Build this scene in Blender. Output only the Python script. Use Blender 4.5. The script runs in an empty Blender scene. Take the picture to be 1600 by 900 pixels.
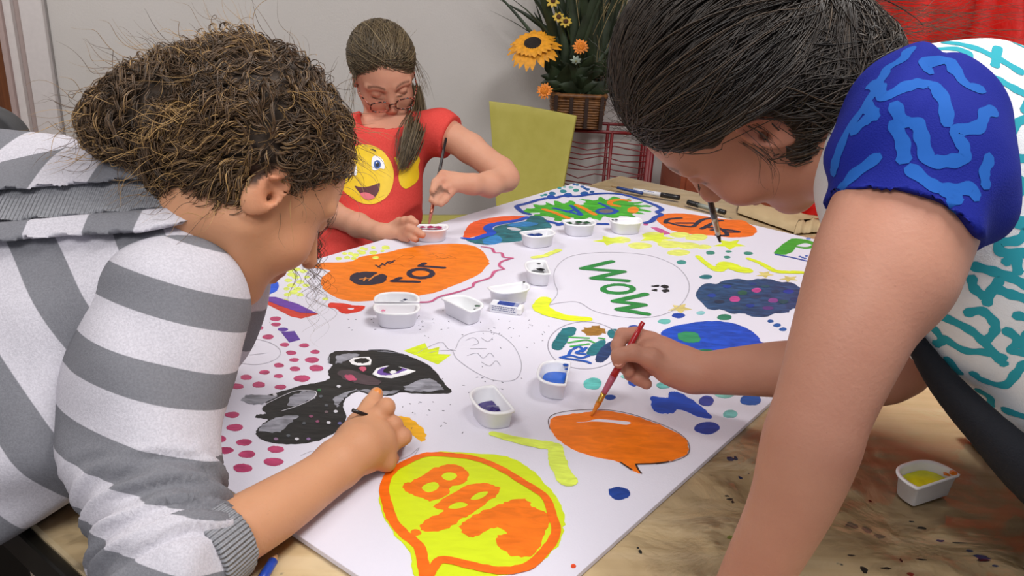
import bpy, math, random
import numpy as np
from mathutils import Vector, Matrix
from mathutils.geometry import tessellate_polygon
from mathutils.bvhtree import BVHTree
random.seed(7); RNG = np.random.default_rng(7)
SC = bpy.context.scene; COL = SC.collection
# ------------------------------------------------------------------ camera, world, lights, exposure
F = 1331.7; CAM = np.array([0.0, 0.0, 1.265]); ZB = 0.745; ZT = 0.738
_n = np.array([0.04671, 0.92955, 0.36573]); _n /= np.linalg.norm(_n)
_fw = np.array([0, 0, -1.0]); _Y = _fw - (_fw @ _n) * _n; _Y /= np.linalg.norm(_Y)
RT = np.stack([np.cross(_Y, _n), _Y, _n])            # world = CAM + RT @ camera-space vector
cd = bpy.data.cameras.new('camera'); cam = bpy.data.objects.new('camera', cd); COL.objects.link(cam)
cd.sensor_width = 36; cd.lens = F * 36 / 1600; cd.clip_start = 0.01
M = Matrix.Identity(4)
for i in range(3):
    for j in range(3): M[i][j] = RT[i, j]
    M[i][3] = CAM[i]
cam.matrix_world = M; SC.camera = cam
SC.view_settings.view_transform = 'Standard'; SC.view_settings.look = 'None'
SC.view_settings.gamma = 1; SC.view_settings.use_curve_mapping = False; SC.view_settings.exposure = 0.16
w = bpy.data.worlds.new('room_ambient'); SC.world = w; w.use_nodes = True
w.node_tree.nodes['Background'].inputs[0].default_value = (0.80, 0.82, 0.90, 1)
w.node_tree.nodes['Background'].inputs[1].default_value = 0.42
def area(name, loc, target, size, power, col):
    l = bpy.data.lights.new(name, 'AREA'); l.shape = 'RECTANGLE'; l.size = size[0]; l.size_y = size[1]
    l.energy = power; l.color = col
    o = bpy.data.objects.new(name, l); COL.objects.link(o); o.location = loc
    o.rotation_euler = (Vector(target) - Vector(loc)).to_track_quat('-Z', 'Y').to_euler()
area('ceiling_lamp_light', (0.75, 0.75, 2.55), (0.1, 1.1, 0.75), (0.9, 0.5), 27, (1, .985, .965))
area('ceiling_lamp_light_near', (-0.5, -0.7, 2.5), (0.0, 0.9, 0.9), (1.1, 0.6), 21, (1, .985, .975))

area('ceiling_lamp_light_door', (-1.5, 1.9, 2.6), (-1.2, 2.6, 0.9), (0.6, 0.6), 17, (1, .98, .95))

# ------------------------------------------------------------------ helpers
def ray(px, py):
    return RT @ np.array([(px - 800) / F, -(py - 450) / F, -1.0])
def P(px, py, d): return CAM + ray(px, py) * d           # point at depth d
def onz(px, py, z=ZB):
    r = ray(px, py); return CAM + r * ((z - CAM[2]) / r[2])
def onY(px, py, y):
    r = ray(px, py); return CAM + r * (y / r[1])
def lin(c):
    if isinstance(c, str): c = [int(c[i:i + 2], 16) for i in (0, 2, 4)]
    return tuple(((v / 255) / 12.92 if v / 255 <= .04045 else ((v / 255 + .055) / 1.055) ** 2.4) for v in c) + (1,)
class MT:
    """small node-material builder"""
    def __init__(s, name, rough=.6, spec=.5):
        s.m = bpy.data.materials.new(name); s.m.use_nodes = True; s.nt = s.m.node_tree
        s.b = s.nt.nodes['Principled BSDF']; s.b.inputs['Roughness'].default_value = rough
        s.b.inputs['Specular IOR Level'].default_value = spec
        s._co = None
    def n(s, t, **k):
        x = s.nt.nodes.new(t)
        for a, v in k.items(): setattr(x, a, v)
        return x
    def l(s, a, b): s.nt.links.new(a, b)
    def co(s):
        if not s._co: s._co = s.n('ShaderNodeTexCoord').outputs['Object']
        return s._co
    def noise(s, scale, detail=4, dist=0, rough=.5, vec=None):
        x = s.n('ShaderNodeTexNoise'); x.inputs['Scale'].default_value = scale; x.inputs['Detail'].default_value = detail
        x.inputs['Distortion'].default_value = dist; x.inputs['Roughness'].default_value = rough
        s.l(vec or s.co(), x.inputs['Vector']); return x.outputs['Fac']
    def scaled(s, v, vec=None):
        x = s.n('ShaderNodeMapping'); x.inputs['Scale'].default_value = v; s.l(vec or s.co(), x.inputs['Vector']); return x.outputs[0]
    def ramp(s, fac, stops, interp='LINEAR'):
        x = s.n('ShaderNodeValToRGB'); x.color_ramp.interpolation = interp
        e = x.color_ramp.elements
        while len(e) < len(stops): e.new(.5)
        for q, (p, c) in zip(e, stops): q.position = p; q.color = lin(c)
        s.l(fac, x.inputs[0]); return x.outputs[0]
    def mix(s, fac, a, b, mode='MIX'):
        x = s.n('ShaderNodeMix', data_type='RGBA', blend_type=mode)
        for v, i in ((fac, 0), (a, 6), (b, 7)):
            if hasattr(v, 'links'): s.l(v, x.inputs[i])
            else: x.inputs[i].default_value = v if i == 0 else (lin(v) if isinstance(v, str) else v)
        return x.outputs[2]
    def math(s, op, a, b=0.0, c=None):
        x = s.n('ShaderNodeMath', operation=op)
        for i, v in enumerate((a, b) + ((c,) if c is not None else ())):
            if hasattr(v, 'links'): s.l(v, x.inputs[i])
            else: x.inputs[i].default_value = v
        return x.outputs[0]
    def attr(s, name, out='Fac'):
        x = s.n('ShaderNodeAttribute', attribute_name=name); return x.outputs[out]
    def base(s, c):
        if hasattr(c, 'links'): s.l(c, s.b.inputs['Base Color'])
        else: s.b.inputs['Base Color'].default_value = lin(c)
        return s
    def bump(s, h, dist=.001, strength=1.0):
        x = s.n('ShaderNodeBump'); x.inputs['Distance'].default_value = dist; x.inputs['Strength'].default_value = strength
        s.l(h, x.inputs['Height']); s.l(x.outputs[0], s.b.inputs['Normal']); return s
_mc = {}
def plain(c, rough=.6, var=.08, scale=60, spec=.5, metal=0, bump=0, name=None):
    """solid colour with a slight mottling"""
    key = (c if isinstance(c, str) else tuple(c), rough, var, scale, spec, metal, bump)
    if key in _mc: return _mc[key]
    m = MT(name or 'surface', rough, spec); cc = lin(c)
    f = m.noise(scale, 5)
    d = tuple(max(0, v * (1 - var)) for v in cc[:3]) + (1,); u = tuple(min(1, v * (1 + var)) for v in cc[:3]) + (1,)
    x = m.n('ShaderNodeMix', data_type='RGBA'); r = m.n('ShaderNodeMapRange'); r.inputs[1].default_value = .3; r.inputs[2].default_value = .7
    m.l(f, r.inputs[0]); m.l(r.outputs[0], x.inputs[0]); x.inputs[6].default_value = d; x.inputs[7].default_value = u
    m.base(x.outputs[2]); m.b.inputs['Metallic'].default_value = metal
    if bump: m.bump(f, bump)
    _mc[key] = m.m; return m.m
def tag(o, label=None, cat=None, group=None, kind=None):
    for k, v in (('label', label), ('category', cat), ('group', group), ('kind', kind)):
        if v: o[k] = v
    return o
def empty(name, loc, label=None, cat=None, group=None):
    o = bpy.data.objects.new(name, None); COL.objects.link(o); o.location = [float(v) for v in loc]; o.empty_display_size = .05
    return tag(o, label, cat, group)
def link(name, me, parent=None, m=None):
    o = bpy.data.objects.new(name, me); COL.objects.link(o)
    if m is not None and not me.materials: me.materials.append(m)
    if parent is not None:
        o.parent = parent
        l, p = Vector((0, 0, 0)), parent
        while p: l += p.location; p = p.parent
        o.location = -l                       # geometry is given in world coordinates
    return o
def mesh(name, v, f, m=None, parent=None, smooth=False):
    me = bpy.data.meshes.new(name)
    if isinstance(f, np.ndarray):
        v = np.asarray(v, np.float32); nv, nf, k = len(v), len(f), f.shape[1]
        me.vertices.add(nv); me.vertices.foreach_set('co', v.ravel())
        me.loops.add(nf * k); me.loops.foreach_set('vertex_index', f.astype(np.int32).ravel())
        me.polygons.add(nf); me.polygons.foreach_set('loop_start', np.arange(0, nf * k, k, dtype=np.int32))
        me.update(calc_edges=True)
    else:
        me.from_pydata([tuple(map(float, q)) for q in v], [], [tuple(map(int, q)) for q in f]); me.update()
    if smooth: me.polygons.foreach_set('use_smooth', np.ones(len(me.polygons), bool))
    return link(name, me, parent, m)
class MB:
    """collects simple shapes into one mesh"""
    def __init__(s): s.v = []; s.f = []
    def add(s, v, f):
        o = len(s.v); s.v += [tuple(map(float, q)) for q in v]; s.f += [tuple(i + o for i in q) for q in f]; return s
    def box(s, c, sz, ax=None, bev=0):
        ax = np.eye(3) if ax is None else ax; c = np.array(c, float); h = np.array(sz, float) / 2
        if not bev:
            v = [c + ax.T @ (h * np.array(q)) for q in [(-1,-1,-1),(1,-1,-1),(1,1,-1),(-1,1,-1),(-1,-1,1),(1,-1,1),(1,1,1),(-1,1,1)]]
            return s.add(v, [(0,3,2,1),(4,5,6,7),(0,1,5,4),(1,2,6,5),(2,3,7,6),(3,0,4,7)])
        v = []
        for z, k in ((-1, 1), (-1, 0), (1, 0), (1, 1)):
            zz = z * (h[2] - (bev if k == 0 else 0)); b = bev * k
            for x, y in ((-1,-1),(1,-1),(1,1),(-1,1)):
                for t in ((0,1),(1,0)) if x*y>0 else ((1,0),(0,1)):
                    v.append(c + ax.T @ np.array([x*(h[0]-b-bev*t[0]*(1-k)), y*(h[1]-b-bev*t[1]*(1-k)), zz]))
        f = [tuple(range(7,-1,-1)), tuple(range(24,32))]
        for r in range(3):
            for i in range(8): f.append((r*8+i, r*8+(i+1)%8, r*8+8+(i+1)%8, r*8+8+i))
        return s.add(v, f)
    def tube(s, pts, rad, n=8, cap=True):
        pts = [np.array(p, float) for p in pts]; rad = [rad]*len(pts) if not hasattr(rad, '__len__') else rad
        o = len(s.v); u = None
        for i, p in enumerate(pts):
            t = pts[min(i+1, len(pts)-1)] - pts[max(i-1, 0)]; t /= np.linalg.norm(t) + 1e-12
            if u is None: u = np.cross(t, [0,0,1] if abs(t[2]) < .9 else [1,0,0])
            u = u - (u @ t) * t; u /= np.linalg.norm(u); w_ = np.cross(t, u)
            for k in range(n):
                a = 2*math.pi*k/n; s.v.append(tuple(p + rad[i]*(math.cos(a)*u + math.sin(a)*w_)))
        for i in range(len(pts)-1):
            for k in range(n): s.f.append((o+i*n+k, o+i*n+(k+1)%n, o+(i+1)*n+(k+1)%n, o+(i+1)*n+k))
        if cap: s.f.append(tuple(o+k for k in range(n-1,-1,-1))); s.f.append(tuple(o+(len(pts)-1)*n+k for k in range(n)))
        return s
    def build(s, name, m, parent=None, smooth=False): return mesh(name, s.v, s.f, m, parent, smooth)
def catmull(pts, closed=True, sub=5):
    p = np.array(pts, float); n = len(p); out = []
    for i in range(n if closed else n-1):
        a, b, c, d = (p[(i-1) % n], p[i], p[(i+1) % n], p[(i+2) % n]) if closed else (p[max(i-1,0)], p[i], p[i+1], p[min(i+2,n-1)])
        for k in range(sub):
            t = k/sub; out.append(.5*((2*b)+(-a+c)*t+(2*a-5*b+4*c-d)*t*t+(-a+3*b-3*c+d)*t**3))
    if not closed: out.append(p[-1])
    return np.array(out)
def prism(poly, holes, z0, z1, frame=None):
    """flat slab from 2D rings"""
    rings = [list(map(tuple, poly))] + [list(map(tuple, h)) for h in holes]
    tris = tessellate_polygon([[Vector((x, y, 0)) for x, y in r] for r in rings])
    flat = [q for r in rings for q in r]; n = len(flat)
    v = [(x, y, z1) for x, y in flat] + [(x, y, z0) for x, y in flat]; f = []
    for t in tris:
        a, b, c = (flat[i] for i in t)
        if (b[0]-a[0])*(c[1]-a[1]) - (b[1]-a[1])*(c[0]-a[0]) < 0: t = t[::-1]
        f.append(tuple(t))
    o = 0
    for r in rings:
        k = len(r); ar = sum(r[i][0]*r[(i+1)%k][1]-r[(i+1)%k][0]*r[i][1] for i in range(k))
        for i in range(k):
            q = (o+i, o+(i+1)%k, n+o+(i+1)%k, n+o+i); f.append(q[::-1] if (ar > 0) == (r is rings[0]) else q)
        o += k
    return v, f
# ------------------------------------------------------------------ room
def struct(name, mb, m): return tag(mb.build(name, m), kind='structure')
WY = 3.05
mw = MT('wall_paint', .85, .2); mw.base(mw.ramp(mw.noise(3, 4), [(.3, 'c6c1bd'), (.7, 'ccc7c4')])); mw.bump(mw.noise(160, 3), .0008)
wall = struct('wall_back', MB().box((1.0, WY + .06, 1.35), (6.5, .12, 2.7)), mw.m)
mfl = MT('floor_vinyl', .45); mfl.base(mfl.ramp(mfl.noise(5, 6, 1), [(.3, '6e6258'), (.7, '857869')]))
struct('floor', MB().box((0.6, 1.2, -.02), (6.5, 4.2, .04)), mfl.m)
struct('ceiling', MB().box((0.6, 1.2, 2.75), (6.5, 4.2, .06)), plain('d8d6d2', .9))
struct('wall_left', MB().box((-2.4, 1.2, 1.35), (.1, 4.2, 2.7)), mw.m)
struct('wall_right', MB().box((3.6, 1.2, 1.35), (.1, 4.2, 2.7)), mw.m)
def wx(px): return onY(px, 100, WY)[0]
mdoor = MT('door_wood', .4); mdoor.base(mdoor.ramp(mdoor.noise(1, 5, 2, vec=mdoor.scaled((40, 4, 1.2))), [(.3, '4a2410'), (.7, '7a4420')]))
struct('door_1', MB().box(((-2.34 + wx(20)) / 2, WY - .02, 1.03), (wx(20) + 2.34, .05, 2.06)), mdoor.m)
i = 0
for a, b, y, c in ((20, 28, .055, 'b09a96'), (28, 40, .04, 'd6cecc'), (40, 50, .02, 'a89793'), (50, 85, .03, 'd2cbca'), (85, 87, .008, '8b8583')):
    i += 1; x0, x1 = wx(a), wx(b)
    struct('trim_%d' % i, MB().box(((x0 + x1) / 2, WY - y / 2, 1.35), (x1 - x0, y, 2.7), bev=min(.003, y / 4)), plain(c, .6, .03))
# ------------------------------------------------------------------ table, plastic sheet, painted board
Fc, Rc, Lc = onz(898, 286), onz(1444, 414), onz(28, 543)
ua = (Rc - Fc) / np.linalg.norm(Rc - Fc); ub = np.cross([0, 0, 1.0], ua) * -1
if ub @ (Lc - Fc) < 0: ub = -ub
AX = np.stack([ua, ub, np.cross(ua, ub)])
AL, BL = float(np.linalg.norm(Rc - Fc)), float((Lc - Fc) @ ub)
def tab(a, b, z=0.0): return np.array([Fc[0], Fc[1], 0]) + a * ua + b * ub + np.array([0, 0, z])
pe = onz(60, 830, ZT); be = float((pe - Fc) @ ub)           # table's near-left edge
pf = onz(1290, 345, ZT); a_lo = .02
b_far = float((pf - Fc) @ ub)
A1 = 1.20
mt = MT('table_wood', .5)
gr = mt.noise(1, 6, .6, vec=mt.n('ShaderNodeMapping').outputs[0]); mp = mt.nt.nodes['Mapping']; mt.l(mt.co(), mp.inputs[0])
mp.inputs['Rotation'].default_value[2] = -math.atan2(ub[1], ub[0]); mp.inputs['Scale'].default_value = (3, 60, 30)
woodc = mt.ramp(gr, [(.25, 'c9b08a'), (.45, 'd9c39c'), (.75, 'e3d0b0')])
st = mt.ramp(mt.noise(6, 6, 1.5), [(.52, '000000'), (.7, 'ffffff')])
c2 = mt.mix(mt.math('MULTIPLY', st, .14), woodc, 'a8765a')
sp = mt.ramp(mt.noise(34, 3), [(.71, '000000'), (.74, 'ffffff')])
mt.base(mt.mix(sp, c2, '4d5a5c'))
tb = empty('craft_table', tab((a_lo + A1) / 2, be / 2, 0), 'pale wooden craft table spotted with dried paint, carrying the white board', 'table')
m = MB(); m.box(tab((a_lo + A1) / 2, (b_far + be) / 2, ZT - .014), (A1 - a_lo, be - b_far, .028), AX, .003); m.build('tabletop', mt.m, tb)
m = MB(); m.box(tab((a_lo + A1) / 2, be + .006, ZT - .024), (A1 - a_lo, .012, .04), AX, .002); m.build('edge_band', plain('16140f', .4), tb)
for a, b in ((a_lo + .06, b_far + .06), (A1 - .06, b_far + .06), (a_lo + .06, be - .06), (A1 - .06, be - .06)):
    m = MB(); m.box(tab(a, b, (ZT - .028) / 2), (.045, .045, ZT - .028), AX, .003); m.build('leg', plain('24221f', .4), tb)
# clear plastic sheet with creases
def fbm(x, y, s):
    r = 0
    for k in range(5):
        a = s * 1.7 + k * 2.1; r = r + np.sin((x * math.cos(a) + y * math.sin(a)) * (9 + 7 * k) + 3 * np.sin(x * 5 + y * 7 + k + s)) / (1 + k)
    return r
def sheet(name, a0, a1, b0, b1, n, amp, z, mat, parent=None, ramp=None):
    aa, bb = np.meshgrid(np.linspace(a0, a1, n), np.linspace(b0, b1, n), indexing='ij')
    h = np.abs(fbm(aa * 3, bb * 3, 1.0)); h = np.exp(-h * 9) * amp
    h = np.where((aa > -.03) & (aa < AL + .03) & (bb < BL + .03), 0, h) + .0006 + .0004 * np.sin(aa * 40 + 3 * np.sin(bb * 30))
    v = np.array([tab(0, 0)])[0] + aa[..., None] * ua + bb[..., None] * ub; v[..., 2] = z + h
    i = np.arange(n * n).reshape(n, n); f = np.stack([i[:-1, :-1], i[:-1, 1:], i[1:, 1:], i[1:, :-1]], -1).reshape(-1, 4)
    return mesh(name, v.reshape(-1, 3), f, mat, parent, True)
mp_ = bpy.data.materials.new('clear_plastic'); mp_.use_nodes = True; nt = mp_.node_tree; nt.nodes.clear()
o_ = nt.nodes.new('ShaderNodeOutputMaterial'); mx = nt.nodes.new('ShaderNodeMixShader'); tr = nt.nodes.new('ShaderNodeBsdfTransparent'); gl = nt.nodes.new('ShaderNodeBsdfGlossy')
fr = nt.nodes.new('ShaderNodeFresnel'); fr.inputs[0].default_value = 1.45; gl.inputs['Roughness'].default_value = .07; tr.inputs[0].default_value = (.97, .96, .94, 1)
nz = nt.nodes.new('ShaderNodeTexNoise'); nz.inputs['Scale'].default_value = 11; nz.inputs['Detail'].default_value = 6; nz.inputs['Distortion'].default_value = .6
bp = nt.nodes.new('ShaderNodeBump'); bp.inputs['Distance'].default_value = .006; tcn = nt.nodes.new('ShaderNodeTexCoord')
for a, b in ((tcn.outputs['Object'], nz.inputs[0]), (nz.outputs[0], bp.inputs['Height']), (bp.outputs[0], gl.inputs['Normal']), (bp.outputs[0], fr.inputs['Normal']),
             (fr.outputs[0], mx.inputs[0]), (tr.outputs[0], mx.inputs[1]), (gl.outputs[0], mx.inputs[2]), (mx.outputs[0], o_.inputs[0])): nt.links.new(a, b)
tag(sheet('plastic_sheet', a_lo + .005, A1 - .02, b_far + .005, be + .004, 190, .0035, ZT + .0003, mp_), 'creased clear plastic sheet spread over the wooden table', 'plastic sheet')
# dried paint marks on the table
mk = MB(); 
def splat(px, py, rx, ry=None, n=9, z=ZT + .0002):
    c = onz(px, py, z); ry = ry or rx; k = np.linalg.norm(onz(px + 1, py, z) - c)
    r = [(1 + random.uniform(-.35, .35)) for _ in range(n)]
    v = [c + np.array([math.cos(6.283*i/n) * rx * k * r[i] * .7, math.sin(6.283*i/n) * ry * k * 1.0 * r[i], 0]) for i in range(n)]
    return v, [tuple(range(n))]
sets = {'dark_paint_flecks': ('1d2126', [(1385, 888, 14, 3), (1440, 874, 12, 2), (1408, 876, 3, 5), (1250, 712, 5), (1350, 890, 8), (1440, 825, 10, 3), (1425, 815, 6, 2), (1360, 783, 3), (1140, 780, 7, 3), (1145, 784, 4), (1000, 862, 4), (1170, 740, 2), (1136, 775, 5, 2), (340, 775, 6, 3), (335, 790, 7, 2), (322, 783, 3), (1500, 848, 20, 2), (1535, 875, 14, 3), (997, 856, 3), (1330, 868, 8, 2)]),
        'blue_paint_flecks': ('2a3f78', [(1535, 870, 16, 5), (1515, 860, 9, 3), (1470, 845, 8, 3), (1142, 717, 10, 5), (1150, 716, 5), (1157, 746, 4), (1555, 884, 8, 3), (1105, 706, 2)]),
        'grey_paint_stains': ('8d8a78', [(1330, 820, 14, 9), (1375, 838, 12, 6), (1355, 828, 9, 8)]),
        'red_paint_fleck': ('b5402a', [(1423, 897, 7, 4)]), 'green_paint_fleck': ('9aa64e', [(1140, 840, 7, 5)])}
for nm, (c, L) in sets.items():
    mk = MB()
    for q in L: mk.add(*splat(*q))
    mk.build(nm, plain(c, .5), tb)['kind'] = 'stuff'
# board
bd = empty('painted_board', tab(AL / 2, BL / 2, ZT + .0012), 'large white foam board covered in children\'s painted speech bubbles and animals', 'painting')
mbw = MT('white_card', .55, .3); mbw.base(mbw.ramp(mbw.noise(2.5, 3), [(.3, 'dcd9e6'), (.7, 'e2dfeb')])); mbw.bump(mbw.noise(500, 2), .0002)
m = MB(); m.box(tab(AL / 2, BL / 2, (ZB + ZT) / 2 + .0006), (AL, BL, ZB - ZT - .0012), AX, .0004); m.build('card_panel', mbw.m, bd)
mpaint = {}
def pmat(c, var=.16, rough=.42):
    if (c, var) in mpaint: return mpaint[(c, var)]
    q = MT('poster_paint', rough, .4); cc = lin(c)
    f = q.noise(1, 5, .8, vec=q.scaled((38, 110, 1))); r = q.n('ShaderNodeMapRange'); r.inputs[1].default_value = .3; r.inputs[2].default_value = .7; q.l(f, r.inputs[0])
    x = q.n('ShaderNodeMix', data_type='RGBA'); q.l(r.outputs[0], x.inputs[0])
    x.inputs[6].default_value = tuple(v * (1 - var) for v in cc[:3]) + (1,); x.inputs[7].default_value = tuple(min(1, v * (1 + var) + .02 * var) for v in cc[:3]) + (1,)
    q.base(x.outputs[2]); q.bump(f, .0004); mpaint[(c, var)] = q.m; return q.m
LAY = [0.0]
def zlay(lay): LAY[0] += 1.2e-6; return ZB + .0001 + .00022 * lay + LAY[0]
def rough_ring(p, amp):
    n = len(p); out = []
    for i in range(n):
        t = p[(i+1) % n] - p[i-1]; nn = np.array([-t[1], t[0]]) / (np.linalg.norm(t) + 1e-9)
        out.append(p[i] + nn * random.gauss(0, amp))
    return np.array(out)
def topl(pts): return np.array([onz(x, y)[:2] for x, y in pts])
def paint(name, col, pts, holes=(), sharp=False, amp=.0006, var=.16, lay=1, clip=True):
    z = zlay(lay)
    r = topl(pts) if sharp else topl(catmull(pts, True, 5))
    r = rough_ring(r, amp); hs = [topl(catmull(h, True, 4)) for h in holes]
    v, f = prism(r, hs, ZB - .0001, z)
    return mesh(name, v, f, pmat(col, var), bd)
def stroke_poly(c, wd, jit=.06):
    c = np.array(c); n = len(c); t = np.gradient(c, axis=0); t /= np.linalg.norm(t, axis=1)[:, None] + 1e-9
    nn = np.stack([-t[:, 1], t[:, 0]], -1); wd = np.interp(np.linspace(0, 1, n), np.linspace(0, 1, len(wd)), wd) if hasattr(wd, '__len__') else np.full(n, wd)
    wd = wd / 2
    L = c + nn * (wd * (1 + RNG.normal(0, jit, n)))[:, None]; R = c - nn * (wd * (1 + RNG.normal(0, jit, n)))[:, None]
    v = [tuple(p) for q in zip(L, R) for p in q]; f = [(2*i, 2*i+1, 2*i+3, 2*i+2) for i in range(n-1)]
    for e, s in ((0, -1), (n-1, 1)):                                  # round ends
        k = len(v); cc = c[e]; a0 = math.atan2(*(nn[e] * s)[::-1])
        v.append(tuple(cc)); m_ = 7
        for i in range(m_): a = a0 - math.pi * i / (m_-1); v.append(tuple(cc + wd[e] * np.array([math.cos(a), math.sin(a)])))
        for i in range(1, m_): f.append((k, k+i+1 if i+1 <= m_ else k+1, k+i) if i < m_ else ())
    f = [q for q in f if len(q) > 2]
    f = [q if sum(v[q[i]][0]*v[q[(i+1)%len(q)]][1]-v[q[(i+1)%len(q)]][0]*v[q[i]][1] for i in range(len(q))) > 0 else q[::-1] for q in f]
    return v, f
def stroke(name, col, lines, width, smooth=True, lay=2, var=.16, parent=None, jit=.06):
    m = MB(); z = zlay(lay)
    for ln in lines:
        p = topl(catmull(ln, False, 5 if smooth else 4) if smooth else np.concatenate([np.linspace(ln[i], ln[i+1], 6)[:-1] for i in range(len(ln)-1)] + [np.array([ln[-1]], float)]))
        v, f = stroke_poly(p, width, jit)
        nr = 2 * len(p); li = lines.index(ln); v3 = [(x, y, z + li * 2e-5 + (i // 2 * 4e-6 if i < nr else (-1.5e-5 if i < nr + 8 else nr * 2e-6 + 1.5e-5))) for i, (x, y) in enumerate(v)]; m.add(v3, f)
    o = m.build(name, pmat(col, var), parent or bd)
    if len(lines) > 1 and name.split('_')[0] == 'pencil' or name == 'painted_hair_strokes': o['kind'] = 'stuff'
    return o
def dot(name, col, x, y, rx, ry=None, lay=1, var=.2):
    ry = ry or rx * .5; n = 12; ph = random.random() * 6
    pts = [(x + rx * math.cos(6.283*i/n) * (1 + .07 * math.sin(ph + 6.283*i/n*2) + random.uniform(-.03, .03)), y + ry * math.sin(6.283*i/n) * (1 + .07 * math.cos(ph + 6.283*i/n*3))) for i in range(n)]
    return paint(name, col, pts, amp=.0002, var=var, lay=lay)
def cr(ox, oy, s): return lambda *p: [(ox + x * s, oy + y * s) for x, y in p]
def ell(cx, cy, rx, ry, a=0, n=16):
    a = math.radians(a); return [(cx + rx*math.cos(t)*math.cos(a) - ry*math.sin(t)*math.sin(a), cy + rx*math.cos(t)*math.sin(a) + ry*math.sin(t)*math.cos(a)) for t in [6.2832*i/n for i in range(n)]]
PINK, NAVY, ORG, YEL, BLU, TEAL, GRN, PEN = 'b8406c', '1d2038', 'f0760c', 'd2e41a', '1440b4', '1c7878', '219046', 'b2afba'
# -- black kitten, crown, moon, pink spots
A = cr(300, 480, .35)
paint('painted_kitten', '141414', A((608,222),(628,202),(680,195),(760,194),(860,193),(930,205),(1000,232),(1060,262),(1100,305),(1130,345),(1158,380),(1090,387),(1000,386),(932,380),(895,394),(850,396),(790,388),(735,378),(700,398),(675,430),(684,470),(688,500),(660,545),(600,580),(540,602),(460,612),(370,608),(310,590),(284,560),(300,535),(340,503),(285,495),(290,480),(330,476),(312,455),(330,428),(250,430),(240,412),(330,396),(400,376),(480,352),(560,338),(612,320),(608,290),(628,262),(612,248)), var=.5)
W_, G_ = 'd6d4dc', '8c8c96'
for p in (A((640,250),(650,218),(700,208),(750,213),(700,235),(662,250)), A((945,362),(1000,332),(1062,320),(1100,345),(1120,368),(1050,378),(980,376)), A((225,410),(252,393),(330,395),(378,400),(330,422),(310,433),(255,433)),
          A((430,440),(440,402),(500,377),(552,380),(545,408),(500,425),(470,442)), A((298,548),(340,512),(400,490),(470,485),(450,512),(400,552),(350,560)), A((640,402),(735,366),(692,393),(662,425),(650,447),(635,425)), A((735,372),(800,370),(870,377),(925,372),(880,390),(800,384))):
    paint('painted_grey_fur', G_, p, lay=2, var=.45, amp=.001)
paint('painted_muzzle', '4a3a40', A((650,292),(700,282),(770,302),(842,332),(818,350),(740,342),(680,325)), lay=2)
paint('painted_tongue', 'b84a6a', A((680,308),(710,304),(738,326),(700,328)), lay=3)
paint('painted_nose', 'd05a78', A((745,272),(770,268),(779,279),(762,289)), lay=3)
paint('painted_eye_white', 'f0eef2', A((703,240),(722,226),(790,224),(804,238),(796,258),(742,262),(715,255)), lay=2, sharp=True)
paint('painted_pupil', '101010', A((722,240),(750,230),(782,231),(790,245),(765,251),(738,250)), lay=3)
paint('painted_eye_white', 'f0eef2', A((807,300),(825,275),(870,262),(930,268),(1000,286),(960,301),(892,318),(832,312)), lay=2, sharp=True)
paint('painted_iris', '6a48a0', A((825,290),(850,273),(890,270),(960,278),(930,292),(905,300),(870,305),(838,303)), lay=3)
paint('painted_pupil', '101010', A((853,284),(885,264),(935,274),(915,292),(870,296)), lay=4)
paint('painted_eye_glint', 'f0eef2', A((880,292),(900,286),(915,292),(895,300)), lay=5)
stroke('painted_white_line', W_, [A((318,440),(400,400),(470,375),(550,378),(542,408),(480,440),(400,466))], .0011, lay=3)
stroke('painted_hair_strokes', G_, [A((790,192),(850,190),(895,196)), A((830,198),(900,204),(940,210)), A((610,250),(614,225))], .0018, lay=2)
for x, y, c in ((655,355,W_),(610,517,W_),(468,590,W_),(642,467,W_),(370,392,W_),(560,512,'8a4a6a'),(532,489,'8a4a6a'),(520,590,'8a6a9a'),(660,520,'6a6aa0'),(568,372,'2f6a3a'),(600,440,'565a60'),(500,520,'565a60'),(430,575,'565a60'),(375,590,'8a6a8a'),(575,400,'565a60'),(600,470,'6b5a60')):
    dot('painted_speck', c, 300 + x * .35, 480 + y * .35, 3.0, 2, lay=3)
paint('painted_crown', YEL, A((945,195),(1040,160),(1055,190),(1105,178),(1098,210),(1158,212),(1098,256),(1060,240),(1000,215)), sharp=True, amp=.0003)
paint('painted_moon', 'f2b010', A((905,490),(960,492),(1010,520),(1038,555),(1040,590),(1020,598),(970,560),(925,532)))
for q in ((252,8),(290,35),(277,64),(220,91),(297,93),(223,113,52),(339,133,50),(373,52,48),(375,77),(413,168),(501,171,42),(549,200),(443,204,46),(456,236),(536,236,60),(388,260,46),(460,276,48),(555,273,64),(323,291,46),(386,308),(490,319,70),(242,314,54),(298,347,60),(202,354,56),(395,357,50),(112,356,34),(98,406,36),(87,457,50),(179,481,62),(191,538,72),(116,589,76),(232,604,68),(148,640,70),(245,657,76),(375,635,72),(88,691,70),(227,719,88),(364,691,84),(45,627,40)):
    dot('painted_pink_spot', PINK, 300 + q[0]*.35, 480 + q[1]*.35, (q[2] if len(q) > 2 else 42)*.175, max(3.0, (q[2] if len(q) > 2 else 40)*.074), var=.28)
dot('painted_purple_mark', '5a3498', 442, 515, 7.5, 3)
paint('painted_purple_mark', '5a3498', A((398,112),(455,108),(483,145),(437,157)), sharp=True)
A = cr(0, 300, .35)
paint('painted_arrow', 'cf3a28', A((1130,470),(1180,462),(1300,520),(1420,545),(1345,566),(1300,555),(1180,495)), sharp=True)
paint('painted_arrow_stripe', '6a3aa4', A((1150,467),(1230,470),(1330,500),(1420,543),(1340,540),(1250,510)), sharp=True, lay=2)
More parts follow.
